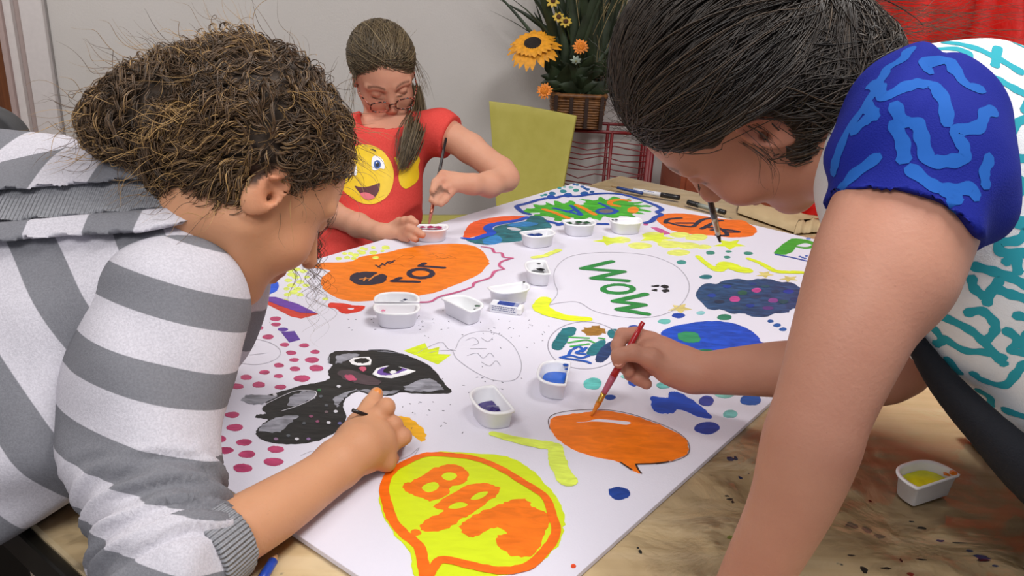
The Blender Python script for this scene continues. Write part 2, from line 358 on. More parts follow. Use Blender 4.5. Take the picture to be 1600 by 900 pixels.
paint('painted_blue_patch', '1654d8', A((1040,440),(1100,425),(1170,430),(1200,405),(1240,405),(1242,432),(1210,455),(1140,478),(1130,500),(1045,512)))
# -- orange 101 bubble
A = cr(440, 370, .2625)
paint('painted_orange_bubble', 'f27c0e', A((170,178),(250,155),(400,150),(480,118),(600,100),(750,65),(900,47),(1050,42),(1150,58),(1200,90),(1222,125),(1236,155),(1215,185),(1180,220),(1100,260),(1000,300),(900,335),(800,352),(640,368),(480,385),(380,378),(300,350),(255,315),(235,280),(245,240),(275,215),(285,200)))
stroke('painted_digit_one', NAVY, [A((822,176),(965,186)), A((822,176),(850,160))], .010, False, 2)
paint('painted_digit_zero', NAVY, A(*ell(828, 220, 86, 34)), [A(*ell(828, 220, 52, 18))], lay=2)
stroke('painted_digit_one', NAVY, [A((660,266),(812,270)), A((660,266),(705,247))], .010, False, 2)
paint('painted_navy_ball', NAVY, A((407,250),(430,220),(490,210),(570,214),(540,235),(600,222),(628,240),(610,270),(540,288),(450,285)), lay=2)
stroke('painted_ball_lines', 'e08a3a', [A((465,255),(540,248)), A((520,262),(545,240),(575,228)), A((490,265),(500,245))], .003, lay=3)
stroke('painted_small_word', NAVY, [A((560,170),(585,185)), A((575,182),(600,165)), A((598,160),(615,172)), A((618,165),(632,150),(640,160)), A((645,160),(672,142)), A((640,148),(662,155))], .0038, False, 2)
stroke('pencil_scribbles', 'a8621c', [A((690,130),(740,110),(790,120),(750,135)), A((870,110),(930,100),(1000,115),(1040,130)), A((900,105),(960,130),(1010,118)), A((640,170),(700,165),(730,180)), A((920,130),(990,128))], .0009, lay=2)
stroke('painted_pink_zigzag', 'c65a86', [A((1190,60),(1250,70),(1268,95),(1310,98),(1322,122),(1378,128)), A((1378,128),(1312,148),(1296,172),(1325,194)), A((1325,194),(1268,208),(1240,245),(1150,275),(1140,298)), A((1140,298),(1050,330),(940,358),(885,388),(800,392),(700,400))], [.0035, .0062, .0045, .0062, .004])
paint('painted_red_letter', 'd8301e', A((275,415),(295,393),(380,400),(430,410),(492,412),(490,430),(445,450),(370,458),(330,430)), [A((395,425),(430,424),(425,434),(400,434))])
for x, y, r in ((50,200,22),(90,195,20),(60,225,24),(40,260,20),(85,240,22),(110,270,22),(60,290,24),(30,310,18),(95,310,22),(70,330,24),(110,345,20),(130,205,20),(150,240,16),(145,290,18),(35,345,20),(20,380,18),(260,370,16),(440,110,20),(480,95,22),(545,95,22),(560,125,18),(410,100,16),(620,65,24),(545,65,14),(480,70,16),(390,125,18),(340,130,18),(430,130,16),(500,75,14),(600,85,12),(460,85,12),(375,100,14)):
    dot('painted_yellow_spot', 'dcea6a', 440 + x*.2625, 370 + y*.2625, r*.28, r*.13)
# -- far end: word bubble, rainbow shape
A = cr(680, 280, .2)
stroke('painted_blue_outline', '1c48a8', [A((735,275),(690,262),(655,238),(638,212),(700,195),(760,178),(800,165),(870,150),(930,150),(1000,132),(1100,135),(1160,128),(1230,118),(1330,112),(1420,116),(1500,130),(1600,160),(1680,190),(1740,215),(1770,240),(1735,258),(1765,280),(1720,300),(1690,330),(1640,345)), A((880,330),(940,345),(990,355)), A((1240,350),(1340,352)), A((1000,345),(960,360))], .012)
paint('painted_green_burst', '46b030', A((690,240),(780,225),(760,195),(850,205),(870,180),(930,205),(930,168),(1010,190),(1060,168),(1130,205),(1180,175),(1130,155),(1250,165),(1290,140),(1340,165),(1400,135),(1460,160),(1530,150),(1500,180),(1620,180),(1560,200),(1700,210),(1600,225),(1690,255),(1580,250),(1640,275),(1540,270),(1560,300),(1450,285),(1420,315),(1330,290),(1280,320),(1200,300),(1130,325),(1060,305),(960,330),(920,300),(850,290),(760,285),(830,265),(700,262)), var=.4, amp=.002)
stroke('painted_orange_letter', 'f08a1c', [A((850,238),(930,262),(1035,305)), A((1105,205),(1170,235),(1245,278))], .013, False)
stroke('painted_blue_letter', '1e4fae', [A((925,228),(1040,255),(1135,282)), A((1060,208),(1100,240),(1140,278)), A((1030,258),(1090,240))], .010, False)
stroke('painted_blue_letter', '1e4fae', [A((1285,190),(1350,220),(1420,250))], .010, False)
paint('painted_letter_bowl', '1e4fae', A(*ell(1340, 252, 92, 26)), lay=2); paint('painted_bowl_fill', '78706e', A(*ell(1335, 252, 55, 15)), lay=3)
stroke('painted_orange_letter', 'f08a1c', [A((1510,168),(1440,162),(1375,175),(1370,198),(1430,212))], .014, True, 2)
dot('painted_orange_spot', 'f08a1c', 680 + 1545*.2, 280 + 242*.2, 9, 5, lay=2)
paint('painted_orange_arc', 'ec5a1e', A((222,455),(235,400),(270,355),(330,325),(420,305),(540,290),(690,290),(705,308),(600,322),(480,340),(415,362),(378,398),(412,418),(350,438),(250,462)))
paint('painted_teal_mass', '22707a', A((240,472),(330,462),(420,440),(450,400),(480,370),(600,345),(700,330),(740,290),(820,290),(865,315),(905,360),(900,385),(850,390),(780,405),(700,470),(620,490),(500,498),(430,512),(340,508),(285,495)), var=.5, lay=1)
paint('painted_blue_wash', '2f86c8', A((420,455),(480,440),(520,470),(500,500),(400,512),(370,480)), var=.3, lay=2)
paint('painted_blue_wash', '2f86c8', A((560,360),(680,335),(800,345),(760,365),(640,372)), var=.3, lay=2)
stroke('painted_blue_band', '1252cc', [A((212,462),(300,470),(380,445),(440,425),(410,390),(440,362),(540,340),(640,325),(720,300))], [.008, .016, .020, .016, .012], lay=3)
paint('bare_card_gap', 'd6d8e2', A((560,382),(620,380),(670,395),(650,405),(590,398)), lay=3)
stroke('painted_yellow_squiggle', 'e2ea62', [A((770,612),(850,600),(890,585),(965,555))], .013, lay=1)
for x, y, r, c in ((915,112,26,'1e6fa0'),(860,122,16,'1e8890'),(1000,95,26,'2a8a94'),(1060,65,18,'7ab8b0'),(1100,88,24,'3a9a90'),(1035,125,34,'1e5fa8'),(1165,112,30,'1e5fa8'),(905,140,34,'1c55b0'),(970,70,16,'3a9aa0'),(1150,60,16,'2a5fa0'),(1190,80,18,'2a5fa0'),(1110,45,14,'3a7aa0'),(1225,100,18,'2a5fa0'),(1010,62,12,'7ab8b0'),(835,128,14,'3a9aa0'),(1170,72,14,'1e4f9a'),(1085,40,12,'1e4f9a')):
    dot('painted_teal_spot', c, 680 + x*.2, 280 + y*.2, r*.2, r*.1)
# -- right end
A = cr(1000, 280, .2)
paint('painted_orange_oval', 'ee6e0c', A((130,312),(150,285),(250,268),(400,275),(560,300),(700,318),(800,322),(850,350),(900,380),(912,410),(880,440),(820,452),(700,456),(560,440),(400,430),(250,400),(160,350)))
stroke('painted_navy_letter', NAVY, [A((318,305),(240,312),(205,325),(200,345)), A((200,335),(300,362),(410,372),(450,340),(500,315),(580,305)), A((290,345),(420,345)), A((480,390),(560,350),(600,330),(640,325)), A((530,378),(620,385)), A((560,400),(640,395),(680,440),(600,440)), A((650,395),(720,402),(770,415),(660,415))], .010, lay=2)
paint('painted_pink_wedge', 'cc5c94', A((85,377),(130,378),(185,395),(242,427),(190,433),(150,415)), sharp=True)
dot('painted_pink_mark', 'cc5c94', 1009, 351, 4, 1.6)
stroke('painted_yellow_squiggle', 'dcea30', [A((455,605),(490,640),(560,690),(610,712),(650,680),(690,668),(770,705),(820,712))], [.012, .014, .03, .03], lay=1)
stroke('painted_yellow_squiggle', 'dcea30', [A((850,622),(930,652),(1000,690),(1060,720),(1160,728),(1270,730),(1370,752))], [.012, .016, .012], lay=1)
for x, y, w_ in ((100,440,90),(175,490,50),(310,435,75),(440,455,90),(300,575,85),(-150,475,80),(380,520,90),(240,510,100),(0,520,90),(500,530,60)):
    dot('painted_yellow_patch', 'e4ea70', 1000 + x*.2, 280 + y*.2, w_*.2, w_*.055)
def star(name, col, cx, cy, rx, ry, rot=0):
    paint(name, col, [(cx + (rx if i % 2 == 0 else rx*.48) * math.cos(6.283*i/10 + rot), cy + (ry if i % 2 == 0 else ry*.48) * math.sin(6.283*i/10 + rot)) for i in range(10)], sharp=True, amp=.001)
star('painted_yellow_star', 'dcea30', 1140, 382, 26, 8.5, .3); star('painted_yellow_star', 'dcea40', 953, 376, 27, 8, .5); star('painted_yellow_star', 'dcea40', 1025, 372, 30, 9, .1)
star('painted_tan_star', 'd6c678', 1195, 429, 15, 5.5, .2); star('painted_tan_star', 'd6c678', 1233, 436, 15, 5, .5); star('painted_tan_star', 'd8c67a', 1062, 482, 19, 8, .2)
paint('painted_green_letter', '3aa034', A((1045,575),(1080,540),(1140,490),(1200,465),(1300,475),(1380,500),(1408,525),(1360,540),(1280,545),(1215,532),(1200,560),(1140,588),(1070,586)), [A((1222,520),(1285,500),(1340,512),(1310,530),(1250,528))])
stroke('painted_blue_line', '3a5aa8', [A((1065,590),(1180,612),(1300,640),(1420,668))], .006)
for x, y in ((1250,605),(1290,620),(1330,610),(1360,625),(1385,600),(1400,632),(1350,590),(1300,600),(1400,560),(1420,540),(1270,612),(1340,640)): dot('painted_blue_speck', '3f66b0', 1000+x*.2, 280+y*.2, 2.2, 1.1)
dot('painted_blue_spot', '3f62b8', 1287, 373, 7, 3.4); dot('painted_blue_spot', '6f8fc8', 1263, 373, 3.5, 1.6)
A = cr(680, 280, .4)
for x, y, rx, ry, c in ((1075,288,18,7,'3a8a78'),(1140,305,13,5,'3a8a78'),(1146,283,12,4,'3a8a78'),(1223,290,18,6,'3a8a78'),(962,325,20,8,'3a9088'),(1057,382,25,8,'1f7078'),(1467,406,20,6,'1f4a78'),(950,533,24,10,'1840a0'),(895,556,24,10,'6abcb4'),(1037,523,17,7,'8cc8cc'),(1130,540,30,11,'2a7a5c'),(1310,555,12,6,'1a5aa0'),(1335,571,15,7,'1a5aa0'),(1358,587,15,7,'1a5aa0'),(1408,620,14,8,'7a78b0'),(775,580,20,9,'1d3fa8'),(1460,452,10,5,'3a6ab0')):
    dot('painted_spot', c, 680 + x*.4, 280 + y*.4, rx*.4, ry*.4)
paint('painted_dark_cloud', '22466e', A((1020,455),(1030,425),(1060,408),(1100,410),(1125,398),(1180,390),(1225,396),(1260,390),(1310,392),(1345,402),(1390,405),(1425,425),(1428,440),(1447,460),(1430,478),(1432,495),(1395,508),(1375,522),(1330,524),(1290,538),(1235,536),(1205,524),(1160,526),(1120,510),(1070,508),(1045,488)), var=.5)
for x, y, rx, ry, c in ((1170,470,22,11,'c04a90'),(1255,435,18,9,'c04a90'),(1320,475,20,9,'8a4a90'),(1080,455,16,7,'1d3f9a'),(1140,420,16,6,'1d3f9a'),(1230,495,16,7,'183a8a'),(1380,440,20,8,'1d3f9a'),(1200,445,20,9,'2a5a4a'),(1250,462,22,6,'2e3f5e'),(1100,430,14,6,'2a4f72'),(1330,440,18,6,'24405e'),(1180,505,24,7,'2c4766'),(1290,420,16,5,'2b5668'),(1400,470,14,7,'1f3c66'),(1060,470,14,6,'2d4a6e'),(1240,410,14,5,'1f3c7a'),(1300,505,22,7,'5a3a7a'),(1360,480,18,8,'20505a'),(1110,480,20,7,'20304a')):
    dot('painted_cloud_patch', c, 680 + x*.4, 280 + y*.4, rx*.4, ry*.4, lay=2)
paint('painted_blue_globe', '1048b8', A((878,608),(920,580),(1000,562),(1080,555),(1160,563),(1225,588),(1262,618),(1280,640),(1335,636),(1330,648),(1290,660),(1200,672),(1100,692),(1000,692),(930,665)), var=.3)
paint('painted_green_land', '2a8a5a', A((950,605),(990,597),(1025,605),(1032,635),(990,640),(955,628)), lay=2); paint('painted_green_land', '1f6a50', A((1010,676),(1050,665),(1090,672),(1075,684),(1030,686)), lay=2)
stroke('painted_green_word', '27863c', [A((690,322),(575,350)), A((575,350),(735,362)), A((735,362),(615,388)), A((615,388),(750,398))], .0130, False)
paint('painted_green_letter', '27863c', A(*ell(714, 430, 70, 21)), [A(*ell(714, 429, 46, 12))], lay=2)
stroke('painted_green_word', '27863c', [A((822,450),(700,478)), A((700,478),(815,492)), A((815,492),(715,510)), A((715,510),(828,528))], .0130, False)
for p in (A((845,419),(872,414),(872,421)), A((845,434),(866,430),(864,438)), A((880,418),(900,414),(913,422),(898,428)), A((884,436),(904,430),(914,437),(898,443))): paint('painted_black_drop', '17151a', p, lay=2)
stroke('pencil_outline', 'a9a5b0', [A((445,490),(478,445),(465,400),(470,350),(520,305),(620,288),(740,288),(850,302),(940,340),(985,390),(990,440),(955,495),(890,530),(800,543),(700,535),(620,515),(560,482),(500,482),(445,492))], .0011, lay=0)
stroke('painted_yellow_squiggle', 'e2ee1e', [A((428,470),(412,500),(450,525),(520,543),(595,547))], [.022, .03, .022, .016], lay=1)
stroke('pencil_outline', 'a39fac', [A(*[(585 + 145*math.cos(t), 650 + 92*math.sin(t)) for t in np.linspace(0, 6.2, 26)])], .0012, lay=0)
for p in (A((455,655),(470,620),(500,585),(545,580),(548,600),(520,625),(505,655),(480,668)), A((592,685),(600,660),(640,632),(665,632),(660,660),(625,688)), A((672,605),(685,587),(718,590),(720,610),(690,622))): paint('painted_teal_leaf', '1d6f78', p, var=.35)
paint('painted_navy_leaf', '1f3868', A((625,710),(640,670),(690,630),(712,632),(700,670),(660,712),(640,716)), var=.4)
paint('painted_brown_leaf', '9a6c24', A((575,590),(600,580),(640,575),(665,595),(650,605),(600,612)), var=.35, amp=.002)
stroke('painted_green_grass', '4ab050', [A((525,618),(600,622)), A((520,640),(590,630),(620,640)), A((530,655),(600,645)), A((640,622),(660,625))], .004)
stroke('painted_blue_word', '2058b8', [A((490,698),(530,690),(570,700),(600,690)), A((540,665),(560,655),(575,668),(550,680),(585,685)), A((520,690),(530,670)), A((500,700),(580,712),(605,720)), A((575,675),(590,660))], .005)
stroke('pencil_outline', 'a8a5b0', [[(712,545),(722,527),(750,518),(778,522),(802,540),(814,565),(812,585),(800,595),(770,594),(740,580),(715,562),(708,550)], [(652,552),(668,543),(690,535),(700,545),(712,548)], [(668,552),(690,548),(708,548)],
      [(728,532),(740,528),(748,536),(738,540)], [(752,528),(762,534),(770,528)], [(730,556),(745,552),(755,560),(765,552),(772,558)], [(752,566),(765,572),(775,564),(782,572)], [(735,545),(760,545)]], .0009, lay=0)
# -- orange oval in front, spots, squiggles
A = cr(700, 480, .35)
stroke('pencil_outline', '6a5a58', [A((455,545),(448,505),(475,478),(560,462),(690,458),(800,474),(900,505),(1000,545),(1062,590),(1078,632),(1062,665),(1000,690),(930,702))], .0011, lay=0)
paint('painted_orange_bubble', 'f5780a', A((456,515),(470,492),(560,478),(620,470),(690,463),(800,480),(900,510),(1000,552),(1060,592),(1073,630),(1060,660),(1000,685),(930,697),(838,702),(862,743),(820,728),(760,690),(640,665),(550,630),(490,590),(460,550)), [A((570,513),(610,512),(660,500),(715,502),(812,512),(796,527),(720,516),(640,512),(590,518))])
stroke('painted_shadow_line', '3a2418', [A((985,692),(920,700),(838,703)), A((838,703),(848,725),(862,743)), A((770,695),(820,728))], .0022, lay=2)
stroke('painted_yellow_squiggle', 'dcee5a', [A((200,566),(300,592),(400,612),(465,622),(478,640))], [.01, .017, .017], lay=1)
stroke('painted_yellow_squiggle', 'dcee5a', [A((478,625),(485,670),(500,720),(535,775))], [.018, .02, .022], lay=1)
paint('painted_blue_bird', '1448b8', A((905,402),(950,404),(982,406),(985,384),(1010,378),(1045,388),(1100,422),(1150,462),(1176,495),(1120,490),(1030,455),(1010,472),(960,474),(915,458)))
for x, y, rx, ry, c in ((1153,420,35,22,'38459c'),(1155,540,55,27,'1a3a98'),(1350,415,50,24,'1a58a8'),(1260,478,34,17,'74bcb8'),(1235,392,40,14,'86ccc0'),(723,403,24,11,'1a48a4'),(962,350,32,14,'6cc0bc'),(830,335,25,18,'1c48ac'),(645,343,42,26,'62c2bc'),(828,92,22,11,'1c48a4'),(765,832,46,28,'123e90'),(790,310,18,9,'86ccc4')):
    dot('painted_spot', c, 700 + x*.35, 480 + y*.35, rx*.35, ry*.35, var=.3)
paint('painted_drop_tip', '123e90', A((715,818),(740,806),(750,830),(730,832)), lay=1)
# -- BAM bubble
A = cr(320, 680, .4)
paint('painted_yellow_bubble', YEL, A((680,250),(690,190),(715,150),(760,115),(850,80),(920,66),(1050,72),(1180,85),(1260,125),(1320,180),(1370,240),(1400,300),(1406,350),(1390,410),(1350,465),(1280,515),(1150,550),(1000,560),(920,575),(850,592),(815,540),(800,460),(740,390),(700,320)), var=.05)
stroke('painted_orange_ring', 'f26a0a', [A((862,562),(852,500),(835,435),(780,388),(735,335),(712,270),(702,205),(730,145),(800,102),(870,78),(960,80),(1060,95),(1150,130),(1250,190),(1330,245),(1358,320),(1372,380),(1340,440),(1270,510),(1180,532),(1080,522),(935,490),(895,520),(872,560))], [.011, .0105, .0085, .009, .0105, .0095])
paint('painted_letter_b', 'f2740c', A((775,195),(800,185),(850,160),(900,130),(960,115),(1010,130),(1030,160),(1010,190),(960,205),(950,235),(890,258),(840,245),(790,225)), [A((848,205),(870,190),(900,185),(915,198),(905,215),(875,226),(855,218)), A((925,160),(945,148),(975,150),(985,163),(965,178),(938,176))], lay=2, amp=.0007)
paint('painted_letter_a', 'f2740c', A((895,285),(912,265),(1010,205),(1090,190),(1145,205),(1140,235),(1080,280),(1040,310),(1000,330),(940,370),(870,378),(840,362),(862,335),(930,300)), [A((1038,252),(1065,228),(1105,222),(1095,240),(1065,254)), A((950,285),(975,268),(1005,264),(1028,274),(1005,286),(970,290))], lay=2, amp=.0007)
paint('painted_letter_m', 'f2740c', A((1002,352),(1050,315),(1150,275),(1200,255),(1260,256),(1285,288),(1335,305),(1348,340),(1322,400),(1300,450),(1260,478),(1200,470),(1150,440),(1140,400),(1178,380),(1130,365),(1080,385),(1045,402),(1012,385)), lay=2, amp=.0009)
dot('painted_orange_blot', 'f2740c', 650, 833, 8, 5, lay=2); dot('painted_red_blot', 'e04a20', 896, 885, 4, 3)
stroke('pencil_outline', 'b8b4be', [[(620,720),(640,712),(655,700),(640,722),(628,728)], [(470,712),(490,705),(480,720),(500,712)], [(350,545),(385,530),(420,535),(438,548),(430,562),(400,570),(360,565)], [(380,545),(400,540)], [(390,555),(415,552)]], .0009, lay=0)
# pencil shavings and eraser crumbs
m = MB()
for _ in range(90):
    x, y = random.choice([(random.gauss(790, 40), random.gauss(520, 12)), (random.gauss(755, 20), random.gauss(600, 15)), (random.gauss(620, 60), random.gauss(508, 8)), (random.gauss(670, 30), random.gauss(640, 18))])
    c = onz(x, y, ZB + .0004); a = random.random() * 3; m.box(c, (random.uniform(.0015, .004), .0006, .0005), np.stack([[math.cos(a), math.sin(a), 0], [-math.sin(a), math.cos(a), 0], [0, 0, 1]]))
tag(m.build('eraser_crumbs', plain('6a6870', .8)), 'scattered grey pencil and eraser crumbs on the white board', 'crumbs', kind='stuff')
# ------------------------------------------------------------------ paint cups
def dshape(L, W, n=26):
    """rounded half-oval outline, straight side on v=0"""
    pts = []
    for i in range(n):
        t = math.pi * i / (n - 1); x = math.cos(t); y = math.sin(t)
        pts.append((L/2 * math.copysign(abs(x) ** .72, x), W * abs(y) ** .62))
    pts = [(L/2 - .004, -.0002)] + [(L/2 - .0012, .0012)] + pts[1:-1] + [(-L/2 + .0012, .0012), (-L/2 + .004, -.0002)]
    return np.array(pts)
mcup = MT('cup_plastic', .28, .5); mcup.base('f6f6fa'); mcup.b.inputs['Subsurface Weight'].default_value = .0
def cup(s1, s2, sidepx, paintc, label, zb=ZB, fill=.35, smear=None, L=.070, W=.040, text=None, H=.026, tilt=0):
    A_, B_ = onz(*s1, zb + H), onz(*s2, zb + H); mid = (A_ + B_) / 2; u = (B_ - A_)[:2]; u /= np.linalg.norm(u); v = np.array([-u[1], u[0]])
    S_ = onz(*sidepx, zb + H); 
    if (S_ - mid)[:2] @ v < 0: v = -v
    D = dshape(L, W); c0 = np.array([0, W * .45])
    def ring(sc, off, z):
        q = (D - c0) * sc; n_ = np.linalg.norm(q, axis=1)[:, None]; q = q + q / n_ * off + c0
        return np.concatenate([mid[:2] + q[:, :1] * u + q[:, 1:] * v, np.full((len(q), 1), z)], 1)
    base = np.append(mid[:2] + c0[0] * u + c0[1] * v, zb); hand = u[0]*v[1] - u[1]*v[0] < 0
    e = empty('paint_cup', base, label, 'paint cup', 'small white paint cups')
    n = len(D)
    rings = [ring(.80, -.003, zb), ring(.84, -.001, zb + .0015), ring(.93, -.001, zb + H - .004), ring(.93, .0005, zb + H - .0035), ring(1, 0.0, zb + H - .003), ring(1, .0004, zb + H - .001), ring(1, -.0012, zb + H), ring(.93, -.0016, zb + H - .0006), ring(.92, -.0022, zb + H - .003), ring(.82, -.003, zb + .003), ring(.74, -.003, zb + .0016)]
    V = np.concatenate(rings); f = []
    for r in range(len(rings) - 1):
        for k in range(n): q = (r*n+k, r*n+(k+1) % n, (r+1)*n+(k+1) % n, (r+1)*n+k); f.append(q[::-1] if hand else q)
    b0 = tuple(range(n)); t0 = tuple((len(rings)-1)*n + k for k in range(n)); f.append(b0 if hand else b0[::-1]); f.append(t0[::-1] if hand else t0)
    o = mesh('cup_body', V, f, mcup.m, e); 
    o.data.polygons.foreach_set('use_smooth', [len(p.vertices) == 4 for p in o.data.polygons])
    if paintc:
        zf = zb + .002 + fill * (H - .006); s_ = .75 + .16 * fill; pr = ring(s_, -.0035, zf); k = len(pr); cc = pr.mean(0); cc[2] = zf
        pv = [cc] + list(pr) + [p * [1, 1, 1] - [0, 0, .001] for p in pr]
        mesh('wet_paint', pv, [(0, i+1, (i+1) % k+1) if not hand else (0, (i+1) % k+1, i+1) for i in range(k)] + [(i+1, k+i+1, k+(i+1) % k+1, (i+1) % k+1) for i in range(k)], plain(paintc, .18, .12, 90, name='wet_paint', bump=.0006), e)
    if smear:
        m = MB()
        for col_, items in smear[:1]: pass
        col_, items = smear[0]
        for (uu, vv, r, z_) in items:
            c = np.append(mid[:2] + uu * u + vv * v, zb + z_); st_ = len(m.v)
            k = 9
            m.v.append(tuple(c + [0, 0, r * .35])); 
            for i in range(k): m.v.append(tuple(c + np.array([math.cos(6.283*i/k), math.sin(6.283*i/k), 0]) * r * random.uniform(.7, 1.2)))
            m.f += [(st_, st_+1+i, st_+1+(i+1) % k) for i in range(k)]
        m.build('paint_smear', plain(col_, .25, .1), e)
    if text:
        m = MB(); sgn = text[1]
        for row, zz in ((0, .016), (1, .0115)):
            x = -.016
            while x < .016:
                l_ = random.uniform(.0012, .003)
                vv = (W * (1 - .08) * (1 - abs(x / (L/2)) ** 3) ** .6) if sgn > 0 else 0
                for a_, b_ in ((x, x + l_),):
                    p0 = np.append(mid[:2] + a_ * u + (vv if sgn > 0 else 0.001) * v, zb + zz); out = (v if sgn > 0 else -v)
                    q = (np.append(u, 0), np.append(out, 0), np.array([0, 0, 1.0])); sh = (zz - H) * .13 - .0026 * sgn * 0
                    m.box(p0 + np.append(out * (sh - .0012), 0), (l_, .0004, random.uniform(.0012, .0024)), np.stack(q))
                x += l_ + random.uniform(.0008, .002)
        m.build('printed_lettering', plain(text[0], .6), e)
    return e
sm = lambda c, *q: [(c, q)]
cup((770,598),(808,643),(755,640),'3a2878','white paint cup holding purple paint, in front of the pencilled bubble', smear=sm('33246c',(-.004,.014,.009,.010),(.01,.016,.010,.010)))
cup((892,566),(885,600),(850,585),'1e60c8','white paint cup holding bright blue paint, beside the pencil-drawn leaf bubble', fill=.55, smear=sm('1a4fa8',(-.026,.006,.004,.024),(-.022,.004,.003,.020)))
cup((584,471),(656,471),(620,458),'c8cad6','white cup with dark blue streaks, rear one of the joined pair below the orange bubble', fill=.2, smear=sm('15254e',(-.02,.03,.005,.012),(-.01,.03,.004,.010),(.008,.028,.005,.014),(.012,.022,.004,.020),(.014,.016,.004,.012),(-.024,.022,.005,.012)))
cup((656,474),(584,474),(620,488),'dcd0d8','white cup with a trace of pink paint, front one of the joined pair', fill=.3, smear=sm('d87a98',(.022,.012,.005,.014),(.020,.008,.004,.018)), text=('caa8b2', 1))
cup((693,467),(731,485),(735,468),'b4c4ba','white paint cup with one dark green drip on its rim, next to the eraser', fill=.1, smear=sm('1c4a30',(.020,.026,.004,.024),(.018,.024,.003,.018),(.016,.022,.003,.012)))
cup((760,448),(821,439),(800,465),'cfcfd6','empty white paint cup behind the eraser', fill=.05, smear=sm('20242c',(.031,.004,.0025,.026)), text=('8a8890', 1), W=.036)
cup((853,406),(861,427),(830,418),'1b2026','white paint cup smeared with black paint, by the pencilled green-word bubble', fill=.4, smear=sm('14161c',(-.006,.012,.008,.018),(.01,.02,.008,.014),(-.018,.014,.004,.024)))
cup((810,362),(860,356),(840,378),'1c3470','white paint cup smeared with navy paint, on the edge of the rainbow shape', fill=.5, smear=sm('1c3a7c',(-.012,.012,.010,.020),(.002,.014,.010,.020),(.012,.022,.008,.016)))
cup((877,343),(928,342),(903,358),'22402c','white paint cup with flaking dark green paint, below the green burst', fill=.6, smear=sm('1d4a2c',(-.02,.012,.008,.022),(0,.010,.008,.023),(.016,.012,.009,.022),(.024,.02,.005,.02)))
cup((948,341),(1001,339),(975,356),'d4d6de','white paint cup with a black drip on one corner, rightmost below the green burst', fill=.5, smear=sm('1c1e26',(-.028,.006,.004,.024),(-.018,.004,.004,.024)))
pink_cup = cup((645,350),(700,350),(672,365),'a8305c','white cup of dark pink paint, gripped by the girl in the red shirt', fill=.75, smear=sm('a02c58',(-.015,.01,.007,.023),(0,.012,.008,.024),(.014,.012,.008,.023)))
cup((1505,740),(1430,764),(1430,728),'e8ec10','white paint cup of yellow paint, standing on the bare table', zb=ZT+.003, fill=.72, H=.028, smear=sm('e07a10',(-.030,.006,.006,.027),(-.022,.008,.004,.026)))
cup((1552,694),(1512,656),(1535,650),'cdb4c0','white paint cup half hidden by the black waistband of the leaning girl', zb=ZT+.003, fill=.3, text=('b07a88', 1))
# ------------------------------------------------------------------ eraser
p0, p1, p2 = onz(765,487), onz(813,494), onz(772,471)
u = (p1 - p0); Le = .052; u /= np.linalg.norm(u); v = np.cross([0,0,1.0], u); X3 = np.stack([u, v, [0,0,1]])
c = (p0 + p1) / 2 + v * .010
er = empty('eraser', c, 'small white eraser in a printed blue and white cardboard sleeve', 'eraser')
MB().box(c + [0,0,.0065], (Le, .019, .0122), X3, .002).build('rubber_block', plain('eceaea', .7), er)
MB().box(c + [0,0,.0067] - u * .003, (Le * .84, .0202, .0130), X3, .0006).build('card_sleeve', plain('e4e4ea', .5), er)
m = MB(); m.box(c + [0,0,.01328] - u * .001, (Le * .50, .0155, .0002), X3); m.build('blue_print', plain('1c3c94', .4), er)
m = MB()
for k in range(6): m.box(c + [0,0,.01328] + u * (.0155) + v * (.0062 - .0025 * k), (.007, .0012, .0002), X3)
m.build('blue_bars', plain('1c3c94', .4), er)
m = MB()
for row in range(3):
    x = -.021
    while x < .015:
        l_ = random.uniform(.0015, .004); m.box(c + u * (x + l_/2) - v * .01012 + [0,0,.0105 - .003 * row], (l_, .0002, .0011), X3); x += l_ + .001
for x in np.arange(-.013, .008, .0042): m.box(c + u * x + [0,0,.01342] - v * .002, (.003, .002, .0001), X3)
m.build('printed_lettering', plain('2c3a78', .5), er)
